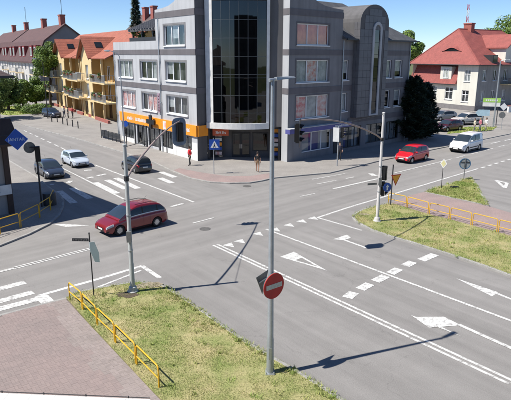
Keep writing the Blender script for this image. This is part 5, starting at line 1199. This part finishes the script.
# --- sign posts on the left pavement
for (x, y, h, lb, kind) in ((167,153.5,3.2,'post with white and red board before the orange fascia','w'),(144.5,147,2.6,'bare grey post before the shop windows of the left wing','n'),(127,148,2.9,'post with small blue sign left of the shop windows','b'),(175.5,150.5,2.7,'slim grey post right of the white and red board','n')):
    q = gp(x, y); sg = sign_pole(q, h, 'sign_post', lb, 'sign post', r=.045, m=M_DKMET)
    if kind == 'w': X_ = face_frame(Vector((q.x, q.y-.05, h-.35)), -125); plate(X_, [(-.38, -.42), (.38, -.42), (.38, .42), (-.38, .42)], M_RENDER, sg, 0, .03); plate(X_, [(-.15, -.25), (.15, -.25), (.15, .2), (-.15, .2)], M_POSTR, sg, .031, .035, 'print')
    if kind == 'b': X_ = face_frame(Vector((q.x, q.y-.05, h-.3)), -100); plate(X_, circle(.32), M_BLUEP, sg, 0, .02)
# --- signal and round sign in the shade at the left
sf = gp(42, 208); ss_ = sign_pole(sf, 3.9, 'signal_post', 'dark signal post in the shade before the left edge building', 'signal mast', r=.06, m=M_DKMET)
rr0 = at_d(29.5, 147.5, sf.y); rsn = thing('round_sign', 'round road sign seen from behind left of the dark signal post', 'road sign', (rr0.x, rr0.y, rr0.z)); X_ = face_frame(rr0, 128); plate(X_, circle(.36), M_SIGNBACK, rsn); mb = MB(); mb.tube([rr0+Vector((0, -.02, 0)), (sf.x, sf.y, rr0.z)], .02, 6); mb.build('bracket', M_DKMET, rsn)
sg0 = at_d(37.5, 154, sf.y); signal(Vector((sf.x+.02, sf.y+.12, sg0.z)), 110, 'traffic signal seen from behind on the dark post at the left', False, 1.05)
q = sf + Vector((.25, .3, 0)); bx_ = MB(); bx_.lathe([(.42, 0), (.42, .75), (.40, .80), (0, .82)], 12, (q.x+.1, q.y+.2, KH)); tag(bx_.build('litter_bin', M_DKMET, smooth=True), 'dark round bin behind the railing at the left', 'bin')
# --- lattice mast far behind the villa
mp_ = at_d(466, 30, 300); LM = thing('lattice_mast', 'thin red and white lattice mast on the skyline behind the villa', 'mast', (mp_.x, 300, 0)); Hm = 35.5
for k in range(12):
    z0, z1 = Hm*k/12, Hm*(k+1)/12; mb = MB(); w_ = 1.1
    for (sx, sy) in ((-1, -1), (1, -1), (0, 1)): mb.tube([(mp_.x+sx*w_/2, 300+sy*w_/2, z0), (mp_.x+sx*w_/2, 300+sy*w_/2, z1-.01)], .09, 5)
    for (a, b) in (((-1, -1), (1, -1)), ((1, -1), (0, 1)), ((0, 1), (-1, -1))):
        mb.tube([(mp_.x+a[0]*w_/2, 300+a[1]*w_/2, z0), (mp_.x+b[0]*w_/2, 300+b[1]*w_/2, z1-.01)], .06, 4); mb.tube([(mp_.x+b[0]*w_/2, 300+b[1]*w_/2, z0), (mp_.x+a[0]*w_/2, 300+a[1]*w_/2, z1-.01)], .05, 4)
    mb.build('section', M_REDP if k % 2 else M_WHITEP, LM)

# ================================================================== VEHICLES
M_WSCR = mat('windscreen_glass', (.02, .028, .032), .05, (.03, .04, .045), 1, spec=.9, coat=1.0)
def interp(tab, x):
    if x <= tab[0][0]: return tab[0][1]
    for (a, b), (c, d) in zip(tab[:-1], tab[1:]):
        if x <= c:
            t = (x-a)/(c-a); return b+(d-b)*t
    return tab[-1][1]
def smooth_tab(tab, n=5):
    """round off the corners of a polyline table"""
    for _ in range(2):
        o = [tab[0]]
        for (a, b), (c, d) in zip(tab[:-1], tab[1:]): o += [(a*.8+c*.2, b*.8+d*.2), (a*.2+c*.8, b*.2+d*.8)]
        tab = o + [tab[-1]]
    return tab
def paint(name, c, c2=None):
    m = mat(name, c, .32, c2 or tuple(x*.93 for x in c), .7, spec=.5, coat=.8); return m
SPECS = {   # x forward, rear bumper at -L/2.  belt: shoulder/hood height; roof: cabin outline (x,z)
 'mpv': dict(L=4.38, W=1.83, belt=[(-2.19, .72), (-2.1, .98), (-1.5, 1.04), (.3, .99), (.95, .97), (1.75, .82), (2.12, .66), (2.19, .55)],
             roof=[(-2.12, .98), (-1.98, 1.15), (-1.62, 1.52), (-1.1, 1.60), (-.2, 1.63), (.35, 1.55), (1.38, .95)], ax=(-1.30, 1.36), wr=.325, panes=[(-1.95, -1.42), (-1.34, -.36), (-.26, .72)], ws=(.42, 1.27), rw=(-2.05, -1.70), nose=.66),
 'hatch': dict(L=4.2, W=1.76, belt=[(-2.1, .70), (-2.0, .92), (-1.4, .96), (.3, .92), (.95, .91), (1.65, .80), (2.03, .66), (2.1, .55)],
             roof=[(-2.02, .92), (-1.85, 1.10), (-1.45, 1.38), (-.9, 1.46), (-.1, 1.48), (.35, 1.41), (1.25, .90)], ax=(-1.25, 1.33), wr=.31, panes=[(-1.30, -.36), (-.26, .66)], ws=(.42, 1.15), rw=(-1.97, -1.52), nose=.64),
 'city': dict(L=3.75, W=1.66, belt=[(-1.87, .72), (-1.78, .92), (-1.3, .96), (.2, .93), (.95, .92), (1.5, .80), (1.8, .66), (1.87, .55)],
             roof=[(-1.82, .95), (-1.70, 1.15), (-1.42, 1.42), (-.9, 1.50), (-.1, 1.52), (.3, 1.45), (1.16, .93)], ax=(-1.15, 1.25), wr=.30, panes=[(-1.30, -.42), (-.32, .58)], ws=(.36, 1.07), rw=(-1.78, -1.46), nose=.60),
 'suv': dict(L=4.5, W=1.85, belt=[(-2.25, .80), (-2.15, 1.06), (-1.5, 1.10), (.3, 1.06), (1.0, 1.05), (1.8, .98), (2.18, .84), (2.25, .62)],
             roof=[(-2.18, 1.06), (-2.05, 1.25), (-1.75, 1.60), (-1.2, 1.68), (-.2, 1.70), (.3, 1.63), (1.2, 1.03)], ax=(-1.33, 1.37), wr=.36, panes=[(-1.95, -1.45), (-1.35, -.36), (-.26, .64)], ws=(.37, 1.1), rw=(-2.12, -1.82), nose=.70),
 'van': dict(L=4.42, W=1.84, belt=[(-2.21, .85), (-2.19, 1.12), (-1.5, 1.12), (.4, 1.08), (1.05, 1.07), (1.75, .95), (2.14, .78), (2.21, .58)],
             roof=[(-2.205, 1.12), (-2.19, 1.62), (-2.12, 1.78), (-1.6, 1.84), (-.2, 1.84), (.3, 1.76), (1.42, 1.04)], ax=(-1.25, 1.41), wr=.325, panes=[(-1.32, -.36), (-.24, .80)], ws=(.38, 1.32), rw=None, nose=.74),
}
WHEELS = {}
def wheel_meshes(r, w=.21, dark=False):
    k = (round(r, 3), dark)
    if k in WHEELS: return WHEELS[k]
    t = MB(); t.lathe([(r*.66, -w/2), (r*.93, -w/2), (r, -w*.36), (r, w*.36), (r*.93, w/2), (r*.66, w/2), (r*.64, w*.2), (r*.64, -w*.2)], 28, axis='y'); tm = t.mesh('tyre', M_RUBBER, smooth=True)
    q = MB(); q.lathe([(r*.58, w*.1), (r*.66, w*.44), (r*.60, w*.46), (r*.55, w*.30), (.0, w*.20)], 24, axis='y', m=1)
    q.lathe([(.055, w*.2), (.05, w*.42), (0, w*.44)], 10, axis='y')
    for i in range(10):
        a = 2*PI*i/10; d = Vector((math.cos(a), 0, math.sin(a))); n = Vector((-d.z, 0, d.x)); y0, y1 = w*.28, w*.42
        P = [d*.03+n*.03, d*r*.62+n*.028, d*r*.62-n*.028, d*.03-n*.03]
        q.add([(p.x, y0, p.z) for p in P] + [(p.x, y1, p.z) for p in P], [(4, 5, 6, 7), (0, 1, 5, 4), (1, 2, 6, 5), (2, 3, 7, 6), (3, 0, 4, 7)])
    rm_ = q.mesh('rim', [M_RIM, mat('rim_barrel', (.16, .16, .17), .4, metal=.6)], smooth=True); WHEELS[k] = (tm, rm_); return WHEELS[k]
def car(kind, name, label, pos, heading, body, cat='car', group=None, cladding=None, roof_m=None, plate_front=True, z=0.0, sc=1.0):
    S = SPECS[kind]; t = thing(name, label, cat, (pos[0], pos[1], z), R(heading), group); t.scale = (sc, sc, sc); L, W = S['L'], S['W']; hw = W/2
    belt = smooth_tab(S['belt']); roof = smooth_tab(S['roof']); x0, x1 = -L/2, L/2; wr = S['wr']; ra = wr+.055
    # plan outline
    def w(x):
        u = (x-x0)/L
        e = min(1, max(0, u/.10)), min(1, max(0, (1-u)/.16))
        return hw*(1 - .17*(1-e[0])**2.2 - .24*(1-e[1])**2.2)
    def zb(x):
        v = .20 + (.10*max(0, 1-(x1-x)/.35)) + (.10*max(0, 1-(x-x0)/.35))
        for a in S['ax']:
            d = abs(x-a)
            if d < ra: v = max(v, wr + math.sqrt(ra*ra-d*d))
        return v
    PR = [(0, .93, 0), (0, .975, .12), (0, 1.0, .34), (0, 1.0, .62), (0, .985, .82), (0, .955, .93), (0, .90, .985), (0, .70, 1.0), (0, .35, 1.015), (0, 0, 1.02)]
    vs_ = [i/(len(PR)-1) for i in range(len(PR))]
    def low(x, v, sg=1):
        a = v*(len(PR)-1); i = min(int(a), len(PR)-2); f = a-i
        y = PR[i][1]+(PR[i+1][1]-PR[i][1])*f; h = PR[i][2]+(PR[i+1][2]-PR[i][2])*f
        b, tp = zb(x), interp(belt, x); b0 = .20
        zz = b0+(tp-b0)*h
        return Vector((x, sg*w(x)*y, max(zz, b if h < .9 else zz)))
    r0, r1 = S['roof'][0][0], S['roof'][-1][0]; zmax = max(p[1] for p in S['roof'])
    def gh(x, v, sg=1):
        zr_ = interp(roof, x); zbt = interp(belt, x)-.03; hgt_ = max(0.0, zr_-zbt); f = hgt_/(zmax-zbt)
        wb = w(x)*.93; wt = w(x)*(.93-.17*f)
        if v < .5: u = v/.5; return Vector((x, sg*(wb+(wt-wb)*u**1.2), zbt+(hgt_-.05*f)*u))
        u = (v-.5)/.5; return Vector((x, sg*wt*math.cos(u*PI/2)**.8 if u < 1 else 0, zbt+hgt_-.05*f+.05*f*math.sin(u*PI/2)+.03*f*u))
    def loft(fn, xs, n, name_, m, parent, cap=True):
        mb = MB(); k = 2*n-1
        for x in xs:
            row = [fn(x, j/(n-1), 1) for j in range(n)] + [fn(x, j/(n-1), -1) for j in range(n-2, -1, -1)]
            mb.v += [tuple(p) for p in row]
        for i in range(len(xs)-1):
            for j in range(k-1): mb.f.append((i*k+j, i*k+j+1, (i+1)*k+j+1, (i+1)*k+j)); mb.m.append(0)
        if cap: mb.f += [tuple(range(k)), tuple(range((len(xs)-1)*k, len(xs)*k))]; mb.m += [0, 0]
        return mb.build(name_, m, parent, smooth=True, world=False)
    xs = set([x0, x0+.02, x0+.06, x0+.13, x1-.02, x1-.06, x1-.13, x1-.22])
    for i in range(37): xs.add(x0+L*i/36)
    for a in S['ax']:
        for k in range(-8, 9): xs.add(a+ra*.999*math.sin(k*PI/16))
    xs = sorted(x for x in xs if x0 <= x <= x1)
    bo = loft(low, xs, len(PR), 'body', body, t)
    n_ = 30; loft(gh, [r0+(r1-r0)*i/n_ for i in range(n_+1)], 13, 'cabin', roof_m or body, t)
    def patch(fn, xa, xb, va, vb, sg, off, name_, m, parent, nx=10, nv=5):
        mb = MB(); P = []
        for i in range(nx+1):
            for j in range(nv+1):
                x, v = xa+(xb-xa)*i/nx, va+(vb-va)*j/nv; p = fn(x, v, sg)
                d = fn(x+.01, v, sg)-fn(x-.01, v, sg); e = fn(x, min(1, v+.01), sg)-fn(x, max(0, v-.01), sg); nr = d.cross(e)
                if nr.length < 1e-9: nr = Vector((0, sg, .3))
                nr.normalize()
                if nr.dot(Vector((0.25*(1 if x > 0 else -1), sg, .6))) < 0: nr = -nr
                P.append(p+nr*off)
        mb.add(P, [(i*(nv+1)+j, (i+1)*(nv+1)+j, (i+1)*(nv+1)+j+1, i*(nv+1)+j+1) for i in range(nx) for j in range(nv)])
        return mb.build(name_, m, parent, smooth=True, world=False)
    def across(xa, xb, va, name_, m, off=.008, nx=8, ny=12):
        mb = MB(); P = []
        for i in range(nx+1):
            x = xa+(xb-xa)*i/nx
            rows = [gh(x, va+(1-va)*j/(ny/2), 1) for j in range(ny//2+1)] + [gh(x, va+(1-va)*j/(ny/2), -1) for j in range(ny//2-1, -1, -1)]
            dz = gh(x+.01, 1)-gh(x-.01, 1); nr = Vector((-dz.z, 0, dz.x)).normalized()
            if nr.z < 0: nr = -nr
            P += [p+nr*off for p in rows]
        mb.add(P, [(i*(ny+1)+j, (i+1)*(ny+1)+j, (i+1)*(ny+1)+j+1, i*(ny+1)+j+1) for i in range(nx) for j in range(ny)])
        return mb.build(name_, m, t, smooth=True, world=False)
    across(S['ws'][0], S['ws'][1], .52, 'windscreen', M_WSCR)
    if S['rw']: across(S['rw'][0], S['rw'][1], .54, 'rear_window', M_CARGLASS)
    else:
        mb = MB()
        for sg in (-1, 1): mb.box(x0-.004+.0, x0+.012, sg*.38-.30, sg*.38+.30, 1.2, 1.62)
        mb.build('rear_window', M_CARGLASS, t, world=False)
    for sg in (1, -1):
        for (a, b) in S['panes']: patch(gh, a, b, .10, .43, sg, .006, 'side_window', M_CARGLASS, t)
        for (p_, q_) in zip(S['panes'][:-1], S['panes'][1:]): patch(gh, p_[1]-.01, q_[0]+.01, .09, .44, sg, .004, 'pillar_trim', M_BLACK, t, 2, 5)
        patch(gh, S['panes'][0][0]-.02, S['panes'][-1][1]+.06, .055, .085, sg, .008, 'window_trim', M_RIM if kind == 'mpv' else M_BLACK, t, 14, 1)
        patch(low, x1-.44, x1-.015, .40, .62, sg, .010, 'headlight', M_LAMP, t, 8, 4); patch(low, x1-.40, x1-.06, .46, .57, sg, .016, 'headlight_reflector', M_RIM, t, 6, 3)
        patch(low, x1-.16, x1-.01, .16, .24, sg, .008, 'fog_lamp', M_BLACK, t, 3, 2)
        patch(low, x0+.005, x0+.24, .46, .70, sg, .010, 'tail_light', M_TAIL, t, 5, 3)
        for xd in ([p[1]+.05 for p in S['panes']] + [S['ax'][0]+ra+.12])[-3:]:
            patch(low, xd-.006, xd+.006, .14, .66, sg, .002, 'door_seam', M_BLACK, t, 1, 10)
        for (a, b) in S['panes'][-2:]:
            q = low(a+.1, .52, sg); mb = MB(); mb.cbox((a+.14, q.y+sg*.012, q.z), (.17, .03, .03)); mb.build('door_handle', body, t, world=False)
        xm = S['ws'][0]+.38; q = gh(xm, .08, sg); mb = MB(); mb.lathe([(.0, 0), (.06, .01), (.085, .07), (.085, .14), (.05, .19), (0, .2)], 10, (xm-.03, q.y+(.02 if sg > 0 else -.22), q.z+.06), axis='y'); mi = mb.build('mirror', body, t, smooth=True, world=False)
        patch(low, S['ax'][0]+ra+.02, S['ax'][1]-ra-.02, .02, .12, sg, .006, 'sill_trim', M_BLACK, t, 6, 2)
        if cladding: patch(low, S['ax'][0]+ra+.05, S['ax'][1]-ra-.05, .20, .25, sg, .012, 'side_moulding', M_BLACK, t, 6, 2)
    # front and rear faces
    wf = w(x1)*.9
    def fbx(name_, m, xa, xb, y0, y1, z0, z1, parent=t):
        mb = MB(); mb.box(xa, xb, y0, y1, z0, z1); return mb.build(name_, m, parent, world=False)
    fbx('grille', M_BLACK, x1-.05, x1+.012, -wf*.62, wf*.62, .43, .535); fbx('lower_intake', M_BLACK, x1-.05, x1+.010, -wf*.75, wf*.75, .315, .40)
    pf_ = fbx('number_plate', M_PLATE, x1, x1+.022, -.26, .26, .40, .50); fbx('number_plate', M_PLATE, x0-.016, x0+.03, -.26, .26, .56 if kind != 'suv' else .66, .67 if kind != 'suv' else .77)
    fbx('rear_bumper', M_BLACK if cladding else body, x0-.03, x0+.12, -w(x0)*.96, w(x0)*.96, .30, .50)
    if cladding: fbx('front_bumper', M_BLACK, x1-.10, x1+.02, -w(x1)*.97, w(x1)*.97, .30, .46)
    fbx('underbody', M_BLACK, x0+.25, x1-.25, -hw+.24, hw-.24, .17, .62)
    for a in S['ax']: fbx('wheel_housing', M_BLACK, a-ra*.98, a+ra*.98, -hw+.10, hw-.10, wr+.02, wr+ra*.75)
    tm, rmm = wheel_meshes(wr)
    for a in S['ax']:
        for sg in (1, -1):
            o = bpy.data.objects.new('wheel', tm); col.objects.link(o); o.parent = t; o.location = (a, sg*(hw-.125), wr); o.rotation_euler = (0, 0, 0 if sg > 0 else PI)
            r_ = bpy.data.objects.new('rim', rmm); col.objects.link(r_); r_.parent = o
    mb = MB(); mb.tube([(-.9 if kind != 'van' else -1.6, 0, zmax+.06), (-1.15 if kind != 'van' else -1.8, 0, zmax+.30)], .007, 5); mb.build('aerial', M_BLACK, t, world=False)
    if kind in ('mpv', 'suv'):
        for sg in (1, -1): mb = MB(); mb.tube([(-1.5, sg*.60, interp(roof, -1.5)+.03), (-.9, sg*.62, zmax+.06), (.1, sg*.62, zmax+.05)], .018, 6); mb.build('roof_rail', M_BLACK, t, world=False)
    return t
RED = paint('wine_red_paint', (.19, .008, .014)); RED2 = paint('bright_red_paint', (.55, .01, .02)); WHT = paint('white_car_paint', (.74, .75, .76)); SIL = paint('silver_blue_paint', (.50, .56, .64)); DKB = paint('dusk_blue_paint', (.028, .037, .06)); BLK = paint('black_paint', (.012, .012, .014)); DRD = paint('dark_maroon_paint', (.06, .008, .010)); NVY = paint('navy_paint', (.02, .03, .06)); CHM = paint('champagne_paint', (.55, .52, .48)); GRY = paint('grey_paint', (.20, .21, .22))
hA, hB = 43.4, 127.0
def mid(a, b): return (gp(*a)+gp(*b))/2
pc = (gp(113, 236.5)+gp(165, 226))/2 - dirv(hA-90)*.80
car('mpv', 'car', 'dark red people carrier crossing the junction towards the left', pc, hA+180, RED, sc=.90)
car('hatch', 'car', 'dark blue-grey hatchback waiting in the shaded lane at the left', gp(54.5, 178)+dirv(hB)*1.2, hB+180, DKB, sc=.88)
car('hatch', 'car', 'silver-blue hatchback waiting beside the dark blue-grey one', gp(79.5, 166.5)+dirv(hB)*1.0, hB+180, SIL, sc=.88)
car('city', 'car', 'small black hatchback seen from behind driving up the left street', gp(140, 171.8)+dirv(hB)*.7, hB+2, BLK, sc=.88)
car('city', 'car', 'bright red small hatchback driving along the grey building', gp(416.5, 161.5)+dirv(hA+90)*.5, hA+180, RED2)
car('van', 'van', 'white compact van with black bumpers on the right road', gp(470, 151)+dirv(hA+90)*.5, hA+180, WHT, 'van', cladding=True)
car('suv', 'car', 'dark navy car parked by the far end of the yellow houses', gp(52, 117.5), 318, NVY, z=KH, sc=.85)
car('suv', 'car', 'champagne coloured off-road car parked before the villa', gp(467, 125.5)+dirv(90)*.5, 200, CHM, cladding=True, z=KH)
car('hatch', 'car', 'dark maroon car parked just right of the evergreen', gp(449, 131.5)+dirv(90)*.3, 215, DRD, z=KH)
car('hatch', 'car', 'grey car parked behind the dark maroon one', gp(443, 120.5), 205, GRY, z=KH)

# ================================================================== PEOPLE
M_SKIN = mat('skin', (.48, .29, .20), .6); M_HAIRD = mat('dark_hair', (.03, .02, .015), .7); M_HAIRL = mat('fair_hair', (.30, .20, .10), .7)
def cloth(name, c): return mat('cloth_'+name, c, .9, tuple(x*.8 for x in c), 6)
def person(pos, face, label, top, legs, hair=None, h=1.72, shorts=False, stride=.25, arms='down', sleeves=True, carry=None, z=KH):
    """one continuous skinned body; face: direction of the gaze in degrees"""
    t = thing('person', label, 'person', (pos[0], pos[1], z), R(face)); k = h/1.75
    V = []; E_ = []; Rr = []; reg = []
    def v(p, r, rg): V.append(Vector(p)*k); Rr.append((r*k, r*k)); reg.append(rg); return len(V)-1
    def e(a, b): E_.append((a, b))
    pel = v((0, 0, .94), .135, 'leg'); ch = v((.01, 0, 1.15), .125, 'top'); sh = v((.0, 0, 1.38), .12, 'top'); nk = v((.015, 0, 1.50), .052, 'skin'); h0 = v((.03, 0, 1.58), .085, 'skin'); h1 = v((.03, 0, 1.68), .088, 'skin')
    for a, b in ((pel, ch), (ch, sh), (sh, nk), (nk, h0), (h0, h1)): e(a, b)
    for sg in (1, -1):
        s_ = v((0, sg*.19, 1.40), .062, 'top')
        if arms == 'down': pe, ph_ = (-.04*sg, sg*.25, 1.12), (.07*sg+.05, sg*.25, .88)
        else: pe, ph_ = (.02, sg*.25, 1.13), (.24, sg*.17, 1.10)
        el = v(pe, .045, 'top' if sleeves else 'skin'); wr_ = v(ph_, .034, 'skin'); hp = v((Vector(ph_)+Vector((.03, 0, -.06 if arms == 'down' else 0)))[:], .04, 'skin'); fg = v((Vector(ph_)+Vector((.06, 0, -.13 if arms == 'down' else 0)))[:], .02, 'skin'); th_ = v((Vector(ph_)+Vector((.08, -sg*.02, -.05)))[:], .014, 'skin')
        e(sh, s_); e(s_, el); e(el, wr_); e(wr_, hp); e(hp, fg); e(hp, th_)
        f = stride*sg
        hp_ = v((0, sg*.095, .88), .10, 'leg'); kn = v((f*.5+.03, sg*.10, .49), .066, 'leg' if not shorts else 'skin'); an = v((f-.02, sg*.10, .10), .045, 'leg' if not shorts else 'skin'); toe = v((f+.15, sg*.11, .045), .04, 'shoe')
        e(pel, hp_); e(hp_, kn); e(kn, an); e(an, toe)
    me = bpy.data.meshes.new('body'); me.from_pydata([tuple(p) for p in V], E_, [])
    o = bpy.data.objects.new('body', me); col.objects.link(o)
    md = o.modifiers.new('s', 'SKIN'); md.use_smooth_shade = True
    for i, sv in enumerate(me.skin_vertices[0].data): sv.radius = Rr[i]; sv.use_root = (i == 0)
    sb = o.modifiers.new('u', 'SUBSURF'); sb.levels = 1; sb.render_levels = 1
    dg = bpy.context.evaluated_depsgraph_get(); m2 = bpy.data.meshes.new_from_object(o.evaluated_get(dg)); o.modifiers.clear(); o.data = m2
    m2.materials.clear(); names = {'top': 0, 'leg': 1, 'skin': 2, 'shoe': 3}
    for m_ in (top, legs, M_SKIN, M_BLACK): m2.materials.append(m_)
    segs = [(V[a], V[b], reg[a], reg[b]) for a, b in E_]
    for p in m2.polygons:
        c = p.center; best = None
        for (a, b, ra_, rb_) in segs:
            d = b-a; u = max(0, min(1, (c-a).dot(d)/d.length_squared)); q = (c-(a+d*u)).length
            if best is None or q < best[0]: best = (q, ra_ if u < .5 else rb_)
        p.material_index = names[best[1]]; p.use_smooth = True
    o.parent = t
    mb = MB(); n = 12
    hr = MB(); P = []
    for i in range(6):
        ph2 = i*PI/2/5*1.15
        for j in range(n): a = 2*PI*j/n; r_ = .108*math.sin(ph2+.05); P.append((.015+r_*math.cos(a)-.012*(i/5), r_*math.sin(a)*.9, 1.685+.105*math.cos(ph2)-(.05 if math.cos(a) < .2 and i == 5 else 0)))
    hr.add([(p[0]*k, p[1]*k, p[2]*k) for p in P], [(i*n+j, i*n+(j+1) % n, (i+1)*n+(j+1) % n, (i+1)*n+j) for i in range(5) for j in range(n)] + [tuple(range(n))]); hr.build('hair', hair or M_HAIRD, t, smooth=True, world=False)
    fc = MB(); fc.add([(.115*k, -.012*k, 1.60*k), (.115*k, .012*k, 1.60*k), (.142*k, 0, 1.605*k), (.112*k, 0, 1.65*k)], [(0, 1, 2), (1, 3, 2), (0, 2, 3)]); fc.build('nose', M_SKIN, t, world=False)
    for sg in (1, -1): ey = MB(); ey.lathe([(.0, -.004), (.011, 0), (0, .004)], 6, (.112*k, sg*.035*k, 1.645*k), axis='x'); ey.build('eye', M_BLACK, t, world=False)
    if carry:
        b = MB(); b.box(-.06, .10, -.30, -.24, .62, .90); b.build('handle_bag', carry, t, world=False)
    return t
person(gp(190, 166.5), 215, 'person in bright red top and dark trousers on the corner pavement', cloth('red', (.55, .02, .03)), cloth('charcoal', (.03, .03, .035)), stride=.1)
person(gp(257.5, 173), 80, 'person in black top and tan shorts walking to the corner entrance', cloth('black', (.015, .015, .018)), cloth('tan', (.34, .22, .13)), shorts=True, stride=.12, sleeves=False)
person(gp(339.5, 161), 250, 'person in dark clothes by the signal post before the right wing', cloth('navy', (.03, .03, .05)), cloth('black2', (.02, .02, .025)), stride=.1)
person(gp(479.5, 132), 190, 'person in pink top beside the person in white on the right pavement', cloth('pink', (.60, .20, .24)), cloth('denim', (.07, .09, .14)), hair=M_HAIRL, stride=.2)
person(gp(485.5, 131.5), 200, 'person in white top and pale trousers on the right pavement', cloth('white', (.75, .75, .73)), cloth('sand', (.45, .40, .33)), stride=.2)
person(gp(474, 132.5), 185, 'person in cream top at the left of the three on the right pavement', cloth('cream', (.62, .58, .46)), cloth('grey', (.22, .22, .22)), stride=.15)
person(gp(68.5, 119), 200, 'person in dark coat standing before the yellow houses', cloth('coat', (.03, .03, .03)), cloth('dark', (.025, .025, .03)), stride=.05)
person(gp(73, 118.2), 250, 'person in red jacket standing before the yellow houses', cloth('jacket', (.40, .05, .05)), cloth('dark', (.025, .025, .03)), stride=.1)
person(gp(64.5, 117.6), 160, 'person in white shirt near the dark navy parked car', cloth('shirt', (.65, .65, .63)), cloth('denim', (.07, .09, .14)), stride=.1)
# ------------------------------------------------------------------ worn ground and painted shadow by the left mast, road repairs
def ragged(cx, cy, r, n=18, sq=.6, seed=0):
    rn = random.Random(seed); return [(cx + r*rn.uniform(.7, 1.15)*math.cos(2*PI*i/n), cy + r*sq*rn.uniform(.7, 1.15)*math.sin(2*PI*i/n)) for i in range(n)]
M_DIRT = mat('bare_earth', (.33, .28, .21), .95, (.22, .18, .13), 3, fine=.2, bscale=30, bump=.4)
M_MUD_SHADOW = mat('dark_soil_and_shadow', (.07, .055, .04), .95, (.12, .09, .06), 4, fine=.2, bscale=30, bump=.5)  # soil, darkened further to stand for the shadow at the mast foot
for i, (x, y, r, m_) in enumerate(((128, 297, .45, M_MUD_SHADOW), (151, 287, .55, M_DIRT), (140, 289, .35, M_DIRT), (364, 216, .4, M_DIRT))):
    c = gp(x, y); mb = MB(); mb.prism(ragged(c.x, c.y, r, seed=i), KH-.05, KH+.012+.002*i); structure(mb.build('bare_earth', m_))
# weeds: taller, greener tufts scattered over the verges
def weeds(poly, n, parent, seed, s=1.0):
    rn = random.Random(seed); xs = [p[0] for p in poly]; ys = [p[1] for p in poly]; mb = MB(); k = 0
    while k < n:
        x, y = rn.uniform(min(xs), max(xs)), rn.uniform(min(ys), max(ys))
        if not inside((x, y), poly): continue
        k += 1; r = rn.uniform(.06, .2)*s
        for _ in range(26):
            a = rn.uniform(0, 2*PI); q = r*rn.random()**.5; bx, by = x+q*math.cos(a), y+q*math.sin(a); h = rn.uniform(.05, .15)*s; b = rn.uniform(0, 2*PI); w_ = .012*s; o = len(mb.v)
            mb.v += [(bx-w_*math.sin(b), by+w_*math.cos(b), KH), (bx+w_*math.sin(b), by-w_*math.cos(b), KH), (bx+math.cos(b)*h*.7, by+math.sin(b)*h*.7, KH+h)]; mb.f.append((o, o+1, o+2)); mb.m.append(0)
    o = raw_build(mb, 'weeds', M_LAWN, parent, (0, 0, 0)); o['kind'] = 'stuff'
weeds(v1p, 90, VG1, 71, .85); weeds(v2p, 100, VG2, 72, 1.0); weeds(tri, 40, VG3, 73, 1.3)
weeds([Vector(p) for p in v1[6:]] + [p - UA*.35 for p in v1[6:][::-1]], 70, VG1, 74, .9)
